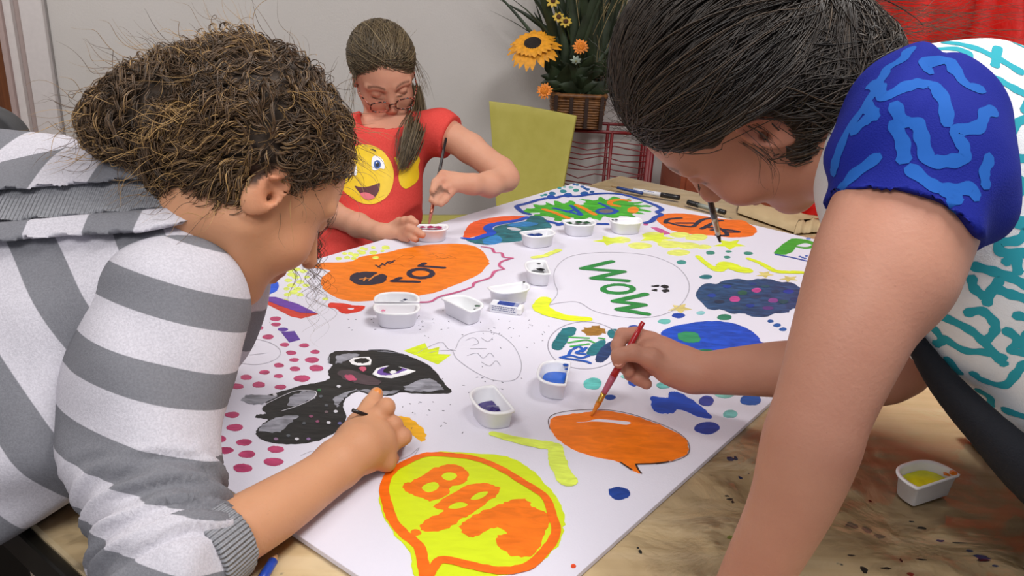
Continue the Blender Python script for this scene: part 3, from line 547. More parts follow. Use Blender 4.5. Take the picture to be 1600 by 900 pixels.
# ------------------------------------------------------------------ implicit-surface sculpting
def rotm(f, u):
    """rows: forward, left, up"""
    f = np.array(f, float); f /= np.linalg.norm(f); u = np.array(u, float); u = u - (u @ f) * f; u /= np.linalg.norm(u)
    return np.stack([f, np.cross(u, f), u])
def cdir(x, y, d):                                   # direction from image right, image down, away
    v = RT @ np.array([x, -y, -d], float); return v / np.linalg.norm(v)
class SDF:
    def __init__(s): s.ops = []; s.frame = None
    def xf(s, p):
        return np.asarray(p, float) if s.frame is None else s.frame[0] + np.asarray(p, float) @ s.frame[1] * s.frame[2]
    def sc(s): return 1 if s.frame is None else s.frame[2]
    def cone(s, a, b, ra, rb=None, k=.01, mode='u'):
        s.ops.append(('c', s.xf(a), s.xf(b), ra * s.sc(), (ra if rb is None else rb) * s.sc(), k, mode)); return s
    def ell(s, c, r, k=.01, mode='u', M=None):
        Mx = np.eye(3) if M is None else np.array(M, float)
        if s.frame is not None: Mx = Mx @ s.frame[1]
        s.ops.append(('e', s.xf(c), np.array(r, float) * s.sc(), Mx, None, k, mode)); return s
    def chain(s, pts, k=.01, mode='u'):
        for a, b in zip(pts[:-1], pts[1:]): s.cone(a[0], b[0], a[1], b[1], k, mode)
        return s
    def fn(s, f): s.ops.append(('f', f)); return s
    def __call__(s, p):
        p = np.asarray(p, np.float32); d = np.full(len(p), 9.0, np.float32)
        for o in s.ops:
            if o[0] == 'f': d = o[1](p, d); continue
            if o[0] == 'c':
                a, b, ra, rb = (np.asarray(q, np.float32) for q in o[1:5]); ba = b - a; bb = float(ba @ ba) + 1e-12
                q = p - a; h = np.clip(q @ ba / bb, 0, 1); e = np.sqrt(((q - h[:, None] * ba) ** 2).sum(1)) - (ra + (rb - ra) * h)
            else:
                q = (p - o[1].astype(np.float32)) @ o[3].T.astype(np.float32); r = o[2].astype(np.float32)
                k0 = np.sqrt(((q / r) ** 2).sum(1)); k1 = np.sqrt(((q / r / r) ** 2).sum(1)) + 1e-9; e = k0 * (k0 - 1) / k1
            k, mode = o[5], o[6]
            if mode == 'u':
                h = np.clip(.5 + .5 * (d - e) / k, 0, 1); d = d + (e - d) * h - k * h * (1 - h)
            elif mode == 's':
                h = np.clip(.5 - .5 * (d + e) / k, 0, 1); d = d + (-e - d) * h + k * h * (1 - h)
            elif mode == 'i':
                h = np.clip(.5 - .5 * (e - d) / k, 0, 1); d = e + (d - e) * h + k * h * (1 - h)
        return d
    def bounds(s):
        lo, hi = np.full(3, 9.), np.full(3, -9.)
        for o in s.ops:
            if o[0] == 'f' or o[6] != 'u': continue
            if o[0] == 'c': q = [(o[1], o[3]), (o[2], o[4])]
            else: q = [(o[1], max(o[2]))]
            for c, r in q: lo = np.minimum(lo, c - r - .02); hi = np.maximum(hi, c + r + .02)
        return lo, hi
def surf(sdf, cell=.004, B=8, relax=2, lo=None, hi=None):
    """sparse surface nets; returns verts, quads"""
    l, h = sdf.bounds(); lo = l if lo is None else np.maximum(l, lo); hi = h if hi is None else np.minimum(h, hi)
    nb = np.ceil((hi - lo) / (cell * B)).astype(int) + 1
    g = np.stack(np.meshgrid(*[np.arange(n) for n in nb], indexing='ij'), -1).reshape(-1, 3)
    d = sdf(lo + (g + .5) * cell * B); keep = g[np.abs(d) < cell * B * .87 * 1.25 + .006]
    c = np.stack(np.meshgrid(*[np.arange(B + 1)] * 3, indexing='ij'), -1).reshape(-1, 3)
    V, K, Ed = [], [], []
    N = (nb * B + 2).astype(np.int64); key = lambda q: (q[..., 0] * N[1] + q[..., 1]) * N[2] + q[..., 2]
    co = np.array([(i, j, k) for i in (0, 1) for j in (0, 1) for k in (0, 1)])
    eds = [(a, b) for a in range(8) for b in range(a + 1, 8) if abs(co[a] - co[b]).sum() == 1]
    for s0 in range(0, len(keep), 400):
        kb = keep[s0:s0 + 400]; idx = (kb[:, None] * B + c[None])
        val = sdf((lo + idx.reshape(-1, 3) * cell)).reshape(len(kb), B + 1, B + 1, B + 1)
        corners = np.stack([val[:, i:i + B, j:j + B, k:k + B] for i, j, k in co], -1)
        sg = corners < 0; act = sg.any(-1) & ~sg.all(-1); w_ = np.argwhere(act)
        if not len(w_): continue
        cv = corners[act]; cell_idx = kb[w_[:, 0]] * B + w_[:, 1:]
        acc = np.zeros((len(cv), 3)); n = np.zeros(len(cv))
        for a, b in eds:
            va, vb = cv[:, a], cv[:, b]; m_ = (va < 0) != (vb < 0); t = np.where(m_, va / (va - vb + 1e-20), 0)
            acc += m_[:, None] * (co[a] + t[:, None] * (co[b] - co[a])); n += m_
        V.append(lo + (cell_idx + acc / n[:, None]) * cell); K.append(key(cell_idx)); Ed.append(np.concatenate([cell_idx, sg[act][:, [0]], sg[act][:, [4]], sg[act][:, [2]], sg[act][:, [1]]], 1))
    V = np.concatenate(V); K = np.concatenate(K); Ed = np.concatenate(Ed); order = np.argsort(K); Ks = K[order]
    def find(q):
        i = np.searchsorted(Ks, q); i = np.minimum(i, len(Ks) - 1); ok = Ks[i] == q; return order[i], ok
    Q = []
    for ax, col in ((0, 4), (1, 5), (2, 6)):
        m_ = Ed[:, 3] != Ed[:, col]; e = Ed[m_]; ci = e[:, :3].astype(np.int64); o1, o2 = np.eye(3, dtype=int)[(ax + 1) % 3], np.eye(3, dtype=int)[(ax + 2) % 3]
        ids, ok = [], np.ones(len(e), bool)
        for off in (0 * o1, -o1, -o1 - o2, -o2):
            i, k_ = find(key(ci + off)); ids.append(i); ok &= k_
        q = np.stack(ids, 1)[ok]; flip = e[ok][:, 3] == 0; q[flip] = q[flip][:, ::-1]; Q.append(q)
    Q = np.concatenate(Q)
    for _ in range(relax):
        d = sdf(V); e = .0008; gr_ = np.stack([sdf(V + np.eye(3)[i] * e) - d for i in range(3)], 1) / e
        gn = np.maximum((gr_ ** 2).sum(1), .2); V = V - np.clip(d / gn, -cell, cell)[:, None] * gr_
    return V, Q
def normals(V, Q):
    n = np.cross(V[Q[:, 2]] - V[Q[:, 0]], V[Q[:, 3]] - V[Q[:, 1]]); out = np.zeros_like(V)
    for i in range(4): np.add.at(out, Q[:, i], n)
    return out / (np.linalg.norm(out, axis=1)[:, None] + 1e-12)
def fattr(o, name, a): 
    at = o.data.attributes.new(name, 'FLOAT', 'POINT'); at.data.foreach_set('value', np.asarray(a, np.float32)); return o
def organic(name, sdf, m, parent, cell=.004, lo=None, hi=None, disp=None):
    V, Q = surf(sdf, cell, lo=lo, hi=hi)
    if disp is not None: n = normals(V, Q); V = V + n * disp(V, n)[:, None]
    o = mesh(name, V, Q, m, parent, True); return o, V, Q
def segdist(p, a, b):
    ba = b - a; h = np.clip((p - a) @ ba / (ba @ ba), 0, 1); return np.linalg.norm(p - a - h[:, None] * ba, axis=1)
def polyd(p, pts): return np.min([segdist(p, np.array(a), np.array(b)) for a, b in zip(pts[:-1], pts[1:])], axis=0)
def wob(V, s=1.0, seed=0):
    """smooth pseudo-noise in -1..1"""
    r = np.random.default_rng(seed); out = 0
    for k in range(6):
        d = r.normal(size=3); d /= np.linalg.norm(d); out = out + np.sin(V @ d * s * (1 + k * .45) + r.uniform(0, 6) + 1.5 * np.sin(V @ np.roll(d, 1) * s * .8 + k))
    return out / 4
# -- skin
def skinmat(name, c, red):
    m = MT(name, .52, .25); f = m.ramp(m.noise(22, 4), [(.35, '000000'), (.7, 'ffffff')])
    x = m.mix(m.math('MULTIPLY', f, .35), c, red); x = m.mix(m.math('MULTIPLY', m.attr('blush'), .4), x, 'b0503c')
    x = m.mix(m.attr('lip'), x, '8e3f3c'); x = m.mix(m.attr('dark'), x, '3a2418')
    fr_ = m.ramp(m.noise(420, 2), [(.70, '000000'), (.78, 'ffffff')]); x = m.mix(m.math('MULTIPLY', fr_, .18), x, '7a4632')
    m.base(x); m.b.inputs['Subsurface Weight'].default_value = .12; m.b.inputs['Subsurface Radius'].default_value = (.012, .004, .002); m.b.inputs['Subsurface Scale'].default_value = .6
    m.bump(m.noise(320, 4), .0003); return m.m
def head(s, O, f, u, sc=1.0, nose=1.0, ears=(1, -1)):
    """adds a head to sdf s, frame forward/left/up in metres"""
    s.frame = (O, rotm(f, u), sc)
    s.ell((-.012, 0, .040), (.092, .072, .082), .02)                    # cranium
    s.ell((.030, 0, .010), (.062, .062, .075), .03)                     # forehead
    s.ell((.040, 0, -.045), (.048, .050, .060), .03)                    # mid face
    s.cone((.000, .050, -.045), (.055, .018, -.098), .019, .016, .025); s.cone((.000, -.050, -.045), (.055, -.018, -.098), .019, .016, .025)
    s.ell((.066, 0, -.098), (.018, .022, .015), .02)                    # chin
    for y in (1, -1):
        s.ell((.060, y * .036, -.035), (.024, .024, .022), .02)         # cheek
        s.ell((.086, y * .030, .012), (.010, .018, .010), .012, 's')    # socket
        s.cone((.084, y * .014, .024), (.070, y * .050, .022), .007, .006, .012)  # brow ridge
        s.ell((.074, y * .030, .006), (.0135, .0155, .0125), .002)      # closed lid over the eyeball
    s.cone((.086, 0, .010), (.104 + .006 * nose, 0, -.030), .0075, .009, .010)
    s.ell((.100, .0095, -.033), (.009, .006, .0065), .005); s.ell((.100, -.0095, -.033), (.009, .006, .0065), .005)
    s.ell((.103, .006, -.041), (.004, .003, .004), .003, 's'); s.ell((.103, -.006, -.041), (.004, .003, .004), .003, 's')
    s.cone((.088, .010, -.059), (.088, -.010, -.059), .0065, .0065, .006); s.cone((.085, .008, -.070), (.085, -.008, -.070), .007, .007, .006)
    s.cone((.097, .016, -.0645), (.097, -.016, -.0645), .0022, .0022, .002, 's')
    for y in ears:
        s.ell((-.012, y * .072, -.005), (.019, .0075, .032), .004, M=np.array([[.94, y * .34, -.12], [y * -.34, .94, 0], [.12, 0, .99]]))
        s.ell((-.008, y * .082, .000), (.0125, .0075, .021), .003, 's'); s.cone((-.020, y * .081, .004), (-.004, y * .077, .017), .0025, .0025, .003)
        s.ell((.004, y * .070, -.008), (.005, .005, .007), .004); s.ell((-.004, y * .076, -.010), (.0045, .008, .006), .003, 's')
    s.frame = None
def headpts(O, f, u, sc, *pts):
    R_ = rotm(f, u); return [O + np.array(p) @ R_ * sc for p in pts]
def skin_attrs(o, V, O, f, u, sc, knuck=()):
    R_ = rotm(f, u); q = (V - O) @ R_.T / sc; g = lambda c, r: np.exp(-(((q - np.array(c)) / np.array(r)) ** 2).sum(1))
    lip = np.clip(1.4 * g((.095, 0, -.0645), (.016, .020, .0085)), 0, .75)
    bl = .8 * g((.06, .045, -.035), (.03, .02, .025)) + .8 * g((.06, -.045, -.035), (.03, .02, .025)) + .6 * g((.112, 0, -.033), (.012, .014, .012)) + .8 * g((-.015, .08, .0), (.03, .012, .035)) + .8 * g((-.015, -.08, .0), (.03, .012, .035))
    for c, r in knuck: bl = bl + .6 * np.exp(-((V - c) ** 2).sum(1) / r ** 2)
    x = np.abs(q[:, 1]); brow = (q[:, 0] > .05) * np.exp(-((q[:, 2] - (.026 + .006 * np.sin((x - .012) / .04 * 3.1) )) / .0032) ** 4) * (x > .012) * (x < .052)
    lash = (q[:, 0] > .06) * np.exp(-((q[:, 2] - (-.002 - .003 * np.cos((x - .030) / .016 * 1.5))) / .0018) ** 2) * (np.abs(x - .030) < .016)
    fattr(o, 'lip', lip); fattr(o, 'blush', np.clip(bl, 0, 1)); scalp = np.clip((q[:, 2] - q[:, 0] - .012) * 150, 0, 1) * np.clip(((((q - np.array([.112, 0, -.004])) / np.array([.070, .066, .086])) ** 2).sum(1) - 1) * 8, 0, 1) * (q[:, 2] > -.05) * (((q - np.array([-.01, 0, .04])) ** 2).sum(1) < .0125) * (np.abs(q[:, 1]) < .0745)
    fattr(o, 'dark', np.clip(brow * .7 + lash * .95 + scalp * .95, 0, 1)); return o
# -- hair
def tubes(name, C, rad, m, parent, tip=.25, n=3, tone=None):
    """C: (N,K,3) strand centre lines as thin tapered tubes, one mesh"""
    C = np.asarray(C, float); N, K, _ = C.shape; T = np.gradient(C, axis=1); T /= np.linalg.norm(T, axis=2)[..., None] + 1e-9
    a = np.cross(T, [0.3, 0.5, .81]); a /= np.linalg.norm(a, axis=2)[..., None] + 1e-9; b = np.cross(T, a)
    s = np.linspace(0, 1, K); prof = np.minimum(1, (1 - s) / .35 * (1 - tip) + tip) ; r = np.broadcast_to(np.asarray(rad).reshape(-1, 1), (N, 1)) * prof[None]
    V = np.stack([C + r[..., None] * (math.cos(6.2832*i/n) * a + math.sin(6.2832*i/n) * b) for i in range(n)], 2)
    idx = np.arange(N * K * n).reshape(N, K, n); q = []
    for i in range(n): q.append(np.stack([idx[:, :-1, i], idx[:, :-1, (i+1) % n], idx[:, 1:, (i+1) % n], idx[:, 1:, i]], -1).reshape(-1, 4))
    o = mesh(name, V.reshape(-1, 3), np.concatenate(q), m, parent, True)
    t = RNG.random(N) if tone is None else tone; fattr(o, 'tone', np.repeat(t, K * n)); fattr(o, 'along', np.tile(np.repeat(s, n), N)); return o
def hairmat(name, dark, mid, light, rough=.5):
    m = MT(name, rough, .6); m.base(m.ramp(m.attr('tone'), [(0, dark), (.6, mid), (1, light)])); m.b.inputs['Anisotropic'].default_value = .5; return m.m
def dense(ch, sub=5):
    c = catmull([q[0] for q in ch], False, sub); r = catmull([(q[1], 0) for q in ch], False, sub)[:, 0]; return list(zip(c, r))
def hand_sdf(s, pts, k=.005):
    for ch in pts: s.chain(ch, k)
# ------------------------------------------------------------------ people: shared pieces
MCURL = hairmat('curly_hair', '2b2016', '644b33', 'c29a60'); MDARK = hairmat('dark_hair', '15100d', '2e241c', '5e4c3a'); MFAIR = hairmat('fair_hair', '3c3122', '6b5a40', 'a3906a')
MUNDER = plain('35271b', .7, .2, 80, name='hair_base'); MUND2 = plain('33291d', .7, .2, 80, name='hair_base')
def sgrad(sdf, p, e=.001):
    d = sdf(p); g = np.stack([sdf(p + np.eye(3)[i] * e) - d for i in range(3)], 1) / e
    return d, g / (np.linalg.norm(g, axis=1)[:, None] + 1e-9)
def snap(sdf, C, off, lo_only=False):
    """move strand points onto the surface sdf = off"""
    sh = C.shape; p = C.reshape(-1, 3); o = np.broadcast_to(off, sh[:2]).reshape(-1) if np.ndim(off) else off
    for _ in range(3):
        d, g = sgrad(sdf, p); e = d - o
        if lo_only: e = np.minimum(e, 0)
        p = p - np.clip(e, -.05, .05)[:, None] * g
    return p.reshape(sh)
def flow(sdf, S, T, K, off, wav=.0015, C0=None, tend=.008, lift=None):
    """strands from start points S over the surface to target(s) T"""
    N = len(S); t = np.linspace(0, 1, K)[None, :, None]; T = np.asarray(T, float); T = np.broadcast_to(T, (N, 3)) + RNG.normal(0, tend, (N, 3))
    C0 = np.asarray(C0); a = S - C0; b = T - C0; ra, rb = np.linalg.norm(a, axis=1), np.linalg.norm(b, axis=1); a = a / ra[:, None]; b = b / rb[:, None]
    om = np.arccos(np.clip((a * b).sum(1), -.999, .999))[:, None, None]
    d = (np.sin((1 - t) * om) * a[:, None] + np.sin(t * om) * b[:, None]) / np.sin(om); C = C0 + d * ((1 - t) * ra[:, None, None] + t * rb[:, None, None])
    side = np.cross(a, b); side /= np.linalg.norm(side, axis=1)[:, None] + 1e-9
    ph = RNG.uniform(0, 6.28, (N, 1)); C = C + side[:, None] * (np.sin(t[..., 0] * RNG.uniform(3, 9, (N, 1)) + ph) * wav * np.sin(np.pi * t[..., 0]) ** .5)[..., None]
    return snap(sdf, C, off)
def fabric(name, dark, light, soft=.004, bands=True, rough=.85):
    m = MT(name, rough, .2); n = m.noise(900, 2); u = m.attr('u')
    f = m.ramp(m.math('FRACT', u), [(0, dark), (.455, dark), (.465, light), (.99, light), (1, dark)]) if bands else None
    sp = m.ramp(m.noise(520, 3), [(.35, '8a8a90'), (.65, 'ffffff')])
    m.base(m.mix(.22, f, sp, 'MULTIPLY')); rb = m.math('SINE', m.attr('rib')); m.bump(m.math('ADD', m.math('MULTIPLY', rb, 1.0), m.math('MULTIPLY', n, .5)), .0006); return m.m
MSTRIPE = fabric('striped_jersey', '7e7e84', 'ccc8d0')
mrib = MT('grey_rib_knit', .9, .2); mrib.base(mrib.mix(.3, '8c8d92', mrib.ramp(mrib.noise(420, 3), [(.3, '77777c'), (.7, 'c0c0c6')]))); mrib.bump(mrib.math('SINE', mrib.attr('rib')), .0009); MRIB = mrib.m
def person(label, loc): return empty('person', loc, label, 'person')
# ------------------------------------------------------------------ girl on the left, curly hair, striped top
G1 = person('girl with curly brown hair in a grey and white striped sweatshirt, bent over the board', tab(.1, 1.62, 0))
SK1 = skinmat('tanned_skin', 'cc9672', 'bd8262')
f1, u1 = cdir(.549, .513, .660), cdir(.537, -.821, .192); sc1 = .95; O1 = P(389, 282, .862)
s = SDF(); head(s, O1, f1, u1, sc1, 1.9)
s.cone(O1 + (np.array([-.020, 0, -.05]) @ rotm(f1, u1)), P(330, 410, .92), .043, .048, .03)
s.cone(P(290, 440, .93), P(-100, 540, .95), .055, .09, .03)
arm1 = [(P(275,470,.82), .045), (P(238,700,.765), .036), (P(240,905,.69), .033), (P(345,845,.728), .0285), (P(430,795,.782), .0268), (P(500,748,.835), .0228), (P(532,722,.862), .0222)]
s.chain(dense(arm1), .006)
# far arm resting on the table
s.chain([(P(200,380,1.05), .045), (P(300,520,1.08), .034)], .02)
# hand
s.chain([(P(532,722,.862), .0235), (P(560,700,.885), .025), (P(582,690,.905), .024)], .01)
s.ell(P(572,690,.900), (.034, .030, .016), .01, M=rotm(P(620,650,.93) - P(540,730,.87), -ray(580, 690)))
K1 = [P(577,658,.915), P(592,680,.915), P(600,700,.910), P(604,722,.903)]
for c in K1: s.ell(c, (.0105, .0105, .0105), .008)
fin1 = [[(P(577,660,.918), .0100), (P(603,636,.922), .0095), (P(604,640,.948), .0080), (P(594,650,.957), .0072)],
        [(P(592,682,.918), .0100), (P(615,664,.925), .0094), (P(614,664,.950), .0080), (P(603,668,.958), .0072)],
        [(P(600,702,.912), .0098), (P(630,682,.925), .0088), (P(627,684,.948), .0076), (P(612,690,.955), .0070)],
        [(P(603,722,.905), .0088), (P(611,716,.925), .0078), (P(603,716,.945), .0068), (P(594,712,.95), .0064)],
        [(P(543,700,.888), .0125), (P(558,662,.915), .0110), (P(578,634,.932), .0092), (P(588,616,.944), .0078)]]
hand_sdf(s, fin1, .0045)
body1, V, Q = organic('body', s, SK1, G1, .0034)
skin_attrs(body1, V, O1, f1, u1, sc1, [(c, .012) for c in K1] + [(fin1[i][1][0], .01) for i in range(4)])
# painty finger tips
nail = SDF(); R_ = rotm(fin1[4][3][0] - fin1[4][2][0], -ray(588, 616)); nail.ell(fin1[4][3][0] - R_[0] * .001 + R_[2] * .0058, (.0058, .0045, .0022), .001, M=R_)
organic('orange_stained_nail', nail, plain('e08a3c', .35), body1, .0008)
hb = rotm(f1, u1)
for y in (1, -1):
    e = SDF(); e.ell(O1 + (np.array([.0700, y * .030, .004]) @ hb) * sc1, (.0115, .0115, .0115), .001); organic('eye', e, plain('e8e4e0', .2), body1, .002)
# torso
t1 = SDF()
t1.cone(P(215,445,.94), P(-60,505,.94), .140, .155, .02); t1.cone(P(-60,505,.94), tab(-.02, 1.66, .86), .155, .15, .04)
t1.cone(P(290,440,.93), P(290,400,1.02), .062, .06, .05); t1.cone(P(255,400,.90), P(296,352,.885), .072, .050, .04); t1.cone(P(120,560,.86), P(-120,720,.85), .10, .12, .06)
t1.ell(P(268,470,.83), (.068, .068, .068), .05)
t1.cone(P(85,690,.80), P(-60,790,.80), .055, .05, .05)
hem_n = cdir(.5, .86, .05)
def hemcut(p, d): return np.maximum(d, (p - P(70, 800, .82)) @ hem_n.astype(np.float32) - .0)
t1.fn(hemcut)
nk = SDF(); nk.cone(P(350,402,.91), P(410,335,.89), .044, .070)
t1.fn(lambda p, d: np.maximum(d, -(nk(p))))
nS = cdir(.8, -.6, .05)
def disp_t1(V, n): return .0035 * wob(V, 22, 3) + .0035 * np.sin((V @ cdir(.5, .8, .2)) * 75 + 3 * wob(V, 12, 5)) * np.clip(((V - P(60, 500, .8)) @ cdir(-.1, 1, 0)) * 6, 0, 1)
torso1, V, Q = organic('sweatshirt_body', t1, MSTRIPE, G1, .0055, disp=disp_t1)
fattr(torso1, 'u', ((V - P(7, 377, .80)) @ nS) / .0865); fattr(torso1, 'rib', V[:, 0] * 0)
# sleeve
def prog(V, ch):
    """distance along a chain"""
    best = np.full(len(V), 9.); out = np.zeros(len(V)); acc = 0
    for (a, _), (b, _) in zip(ch[:-1], ch[1:]):
        L = np.linalg.norm(b - a); h = np.clip((V - a) @ (b - a) / L ** 2, 0, 1); d = np.linalg.norm(V - a - h[:, None] * (b - a), axis=1); m_ = d < best; best[m_] = d[m_]; out[m_] = acc + h[m_] * L; acc += L
    return out
sl = SDF(); slc = [(P(272,478,.815), .070), (P(240,600,.785), .062), (P(240,740,.752), .052), (P(252,840,.715), .046), (P(270,905,.69), .043)]
sl.chain(slc, .03); sl.chain([(P(262,905,.69), .043), (P(318,868,.712), .034)], .03); sl.cone(P(225,520,.83), P(190,700,.78), .05, .045, .05)
def disp_s1(V, n):
    a = prog(V, slc); lo = np.clip((a - .14) / .06, 0, 1)
    return .0022 * wob(V, 30, 8) + lo * (.0045 * np.sin(a * 260 + 2.2 * wob(V, 28, 2)) + .002 * np.sin(a * 520 + 3 * wob(V, 35, 4))) + (1 - lo) * .003 * np.sin((V @ cdir(.9, -.5, 0)) * 90 + 2 * wob(V, 14, 9)) * np.clip((a - .03) * 20, 0, 1)
slv, V, Q = organic('sweatshirt_sleeve', sl, MSTRIPE, G1, .0045, disp=disp_s1)
uS = cdir(-.30, .95, -.0)
fattr(slv, 'u', ((V - P(121, 510, .78)) @ uS) / .0665 + .006 * wob(V, 30, 1)); fattr(slv, 'rib', V[:, 0] * 0)
cf = SDF(); ca, cb_ = P(308,872,.705), P(350,840,.731); cax = (cb_ - ca) / np.linalg.norm(cb_ - ca)
cf.cone(ca, cb_, .0405, .0385); cf.fn(lambda p, d: np.maximum(np.maximum(d, (p - cb_.astype(np.float32)) @ cax.astype(np.float32)), (ca - cax * .006 - p).astype(np.float32) @ cax.astype(np.float32)))
ci = SDF(); ci.cone(ca - cax * .05, cb_ + cax * .05, .0335, .0335); cf.fn(lambda p, d: np.maximum(d, -ci(p)))
cuff, V, Q = organic('ribbed_cuff', cf, MRIB, G1, .003)
q = V - ca; a1 = np.cross(cax, [0, 0, 1]); a1 /= np.linalg.norm(a1); a2 = np.cross(cax, a1); fattr(cuff, 'rib', np.arctan2(q @ a1, q @ a2) * 62)
# hood lying on the back and its ribbed neckband
pn = cdir(.085, 1, .25)
def slab(base, off, p0, n0, lo, hi, extra=None):
    o = SDF(); o.ops = list(base.ops); p0 = p0.astype(np.float32); n0 = n0.astype(np.float32)
    def g(p, d):
        h = (p - p0) @ n0; d = np.maximum(d - off, -(d + .006)); d = np.maximum(d, np.maximum(h - hi, lo - h))
        return d if extra is None else np.maximum(d, extra(p))
    o.fn(g); return o
tt = SDF(); tt.ops = [o for o in t1.ops if not (o[0] == 'f')]
P0 = P(150, 358, .82)
def necklimit(p): return -(nk(p))
for nm, off, lo, hi, mt_ in (('hood_edge', .013, -.0165, .0, MSTRIPE), ('ribbed_neckband', .011, -.045, -.0155, MRIB), ('hood', .020, -.19, -.043, MSTRIPE)):
    sb = slab(tt, off, P0, pn, lo, hi, necklimit)
    o, V, Q = organic(nm, sb, mt_, G1, .0042, disp=lambda V, n: .002 * wob(V, 25, 6))
    h = (V - P0) @ pn; al = V @ cdir(1, 0, 0)
    if nm == 'ribbed_neckband': fattr(o, 'rib', al * 1500)
    else: fattr(o, 'u', (al + (.25 * h if nm == 'hood' else 0)) / .11 + (.25 if nm == 'hood' else .05) + .02 * wob(V, 14, 2)); fattr(o, 'rib', al * 0)
hd = SDF(); hd.cone(P(-40, 300, .88), P(95, 262, .88), .05, .022, .03); hd.cone(P(-20, 250, .9), P(100, 232, .9), .035, .014, .03)
o, V, Q = organic('hood_fold', hd, MSTRIPE, G1, .0045, disp=lambda V, n: .004 * wob(V, 22, 6)); fattr(o, 'u', (V @ cdir(.9, .4, 0)) / .11 + .1); fattr(o, 'rib', V[:, 0] * 0)
def legs(G, hip, dirx, m, z0=.0, r=.075, name='trousers'):
    s = SDF(); d = np.array([dirx[0], dirx[1], 0]); d = d / np.linalg.norm(d) * .09
    s.cone(hip - d, hip + d, .12, .12, .05)
    for k in (-1, 1): s.chain([(hip + k * d, .10), (hip + k * d * 1.1 - [0, 0, hip[2] * .48], .07), (hip * [1, 1, 0] + k * d * 1.1 + [0, 0, .07], .055)], .04)
    o = organic(name, s, m, G, .012)[0]
    for k in (-1, 1):
        fw_ = np.cross([0, 0, 1], d) / .09; b = hip * [1, 1, 0] + k * d * 1.1; t = SDF(); t.cone(b + [0, 0, .04] - fw_ * .03, b + [0, 0, .032] + fw_ * .13, .038, .032); t.fn(lambda p, q: np.maximum(q, .001 - p[:, 2])); organic('shoe', t, plain('3a3a40', .6), G, .008)
legs(G1, tab(.02, 1.66, .84), ua, plain('2a3048', .8, .15, 200, name='denim'))
# -- curly hair
s = SDF(); s.frame = (O1, hb, sc1)
s.ell((-.020, 0, .047), (.096, .078, .085), .01)
cutn = (np.array([1, 0, -1]) @ hb / math.sqrt(2)); s.frame = None
s.fn(lambda p, d: np.maximum(d, ((p - (O1 + np.array([0, 0, .004]) @ hb)) @ cutn).astype(np.float32)))
mass = [((280,178,.84), .054), ((234,192,.83), .040), ((335,155,.87), .052), ((368,82,.88), .020), ((355,235,.85), .048), ((300,250,.83), .036), ((350,285,.83), .028), ((192,190,.83), .024), ((166,200,.83), .013), ((440,190,.9), .048), ((385,300,.83), .018)]
for c, r in mass: s.ell(P(*c), (r, r, r * .95), .025)
s.frame = (O1, hb, sc1); s.ell((.000, -.088, -.010), (.022, .030, .024), .005, 's'); s.ell((.112, .0, -.012), (.066, .073, .078), .006, 's'); s.frame = None
hbase = s
o, V, Q = organic('hair_base', s, MUNDER, G1, .006, disp=lambda V, n: -.004 + .004 * wob(V, 60, 3))
nv = normals(V, Q)
# keep face and ear clear
loc = (V - O1) @ hb.T / sc1; ok = ~((loc[:, 2] < -.045) & (loc[:, 0] > -.01))
Vk, nk_ = V[ok], nv[ok]
def bad(C, c):
    q = (C - O1) @ hb.T / sc1
    z = ((((q - np.array([.0, -.085, -.012])) / np.array([.018, .03, .021])) ** 2).sum(-1) < 1) | ((((q - np.array([.112, 0, -.012])) / np.array([.064, .071, .076])) ** 2).sum(-1) < 1) | ((q[..., 2] < -.05) & (q[..., 0] > -.02))
    return z[:, 3:].any(1)
def curls(N, L, hr, K, turns, rad, roots=None, tight=1.0, out=0.0, fly=0.0, name='curls', clump=1, tonebias=0):
    i = RNG.integers(0, len(Vk), N); r0 = Vk[i] + RNG.normal(0, .002, (N, 3)); n0 = nk_[i]
    back = -f1 * .6 + u1 * .1 - np.array([0, 0, .7]); t0 = back + .55 * np.stack([wob(r0, 24, k) for k in (11, 12, 13)], 1); t0 = t0 - (t0 * n0).sum(1)[:, None] * n0; t0 /= np.linalg.norm(t0, axis=1)[:, None]
    s_ = np.linspace(0, 1, K)[None, :, None]; Ln = RNG.uniform(L[0], L[1], (N, 1, 1)); C = r0[:, None] + t0[:, None] * s_ * Ln + n0[:, None] * (out * s_ ** 1.5 * RNG.uniform(.3, 1, (N, 1, 1)))
    if not fly: C = snap(hbase, C, .003)
    b = np.cross(t0, n0); hrr = RNG.uniform(hr[0], hr[1], (N, 1, 1)); ph = RNG.uniform(0, 6.28, (N, 1, 1)) + np.pi * 2 * RNG.uniform(turns[0], turns[1], (N, 1, 1)) * s_ * Ln / .06
    env = np.minimum(1, s_ * 4); C = C + hrr * env * (np.cos(ph) * b[:, None] + (np.sin(ph) * .8 + .25) * n0[:, None])
    if clump > 1:
        C = np.repeat(C, clump, 0) + np.repeat(RNG.normal(0, .0016, (N * clump, 1, 3)), K, 1) * (.5 + s_); N *= clump
    kp = ~bad(C, 0) | (RNG.random(N) < .01); C = C[kp]; ri = np.repeat(r0, clump, 0)[kp]; N = len(C)
    tone = np.clip(RNG.beta(2, 2.2, N) * .8 + .28 * wob(ri, 30, 5) + tonebias, 0, 1)
    return tubes(name, C, RNG.uniform(rad * .7, rad * 1.2, N), MCURL, G1, tone=tone)
curls(880, (.04, .085), (.0035, .008), 23, (1.2, 2.4), .00052, clump=6)
curls(680, (.03, .08), (.003, .010), 28, (1.0, 2.6), .0005, out=.010, clump=2, name='loose_curls', tonebias=.12)
curls(650, (.03, .075), (.003, .009), 24, (.8, 2.0), .00028, out=.045, fly=1, name='flyaway_hair', tonebias=.3)
_sv = (Vk, nk_)
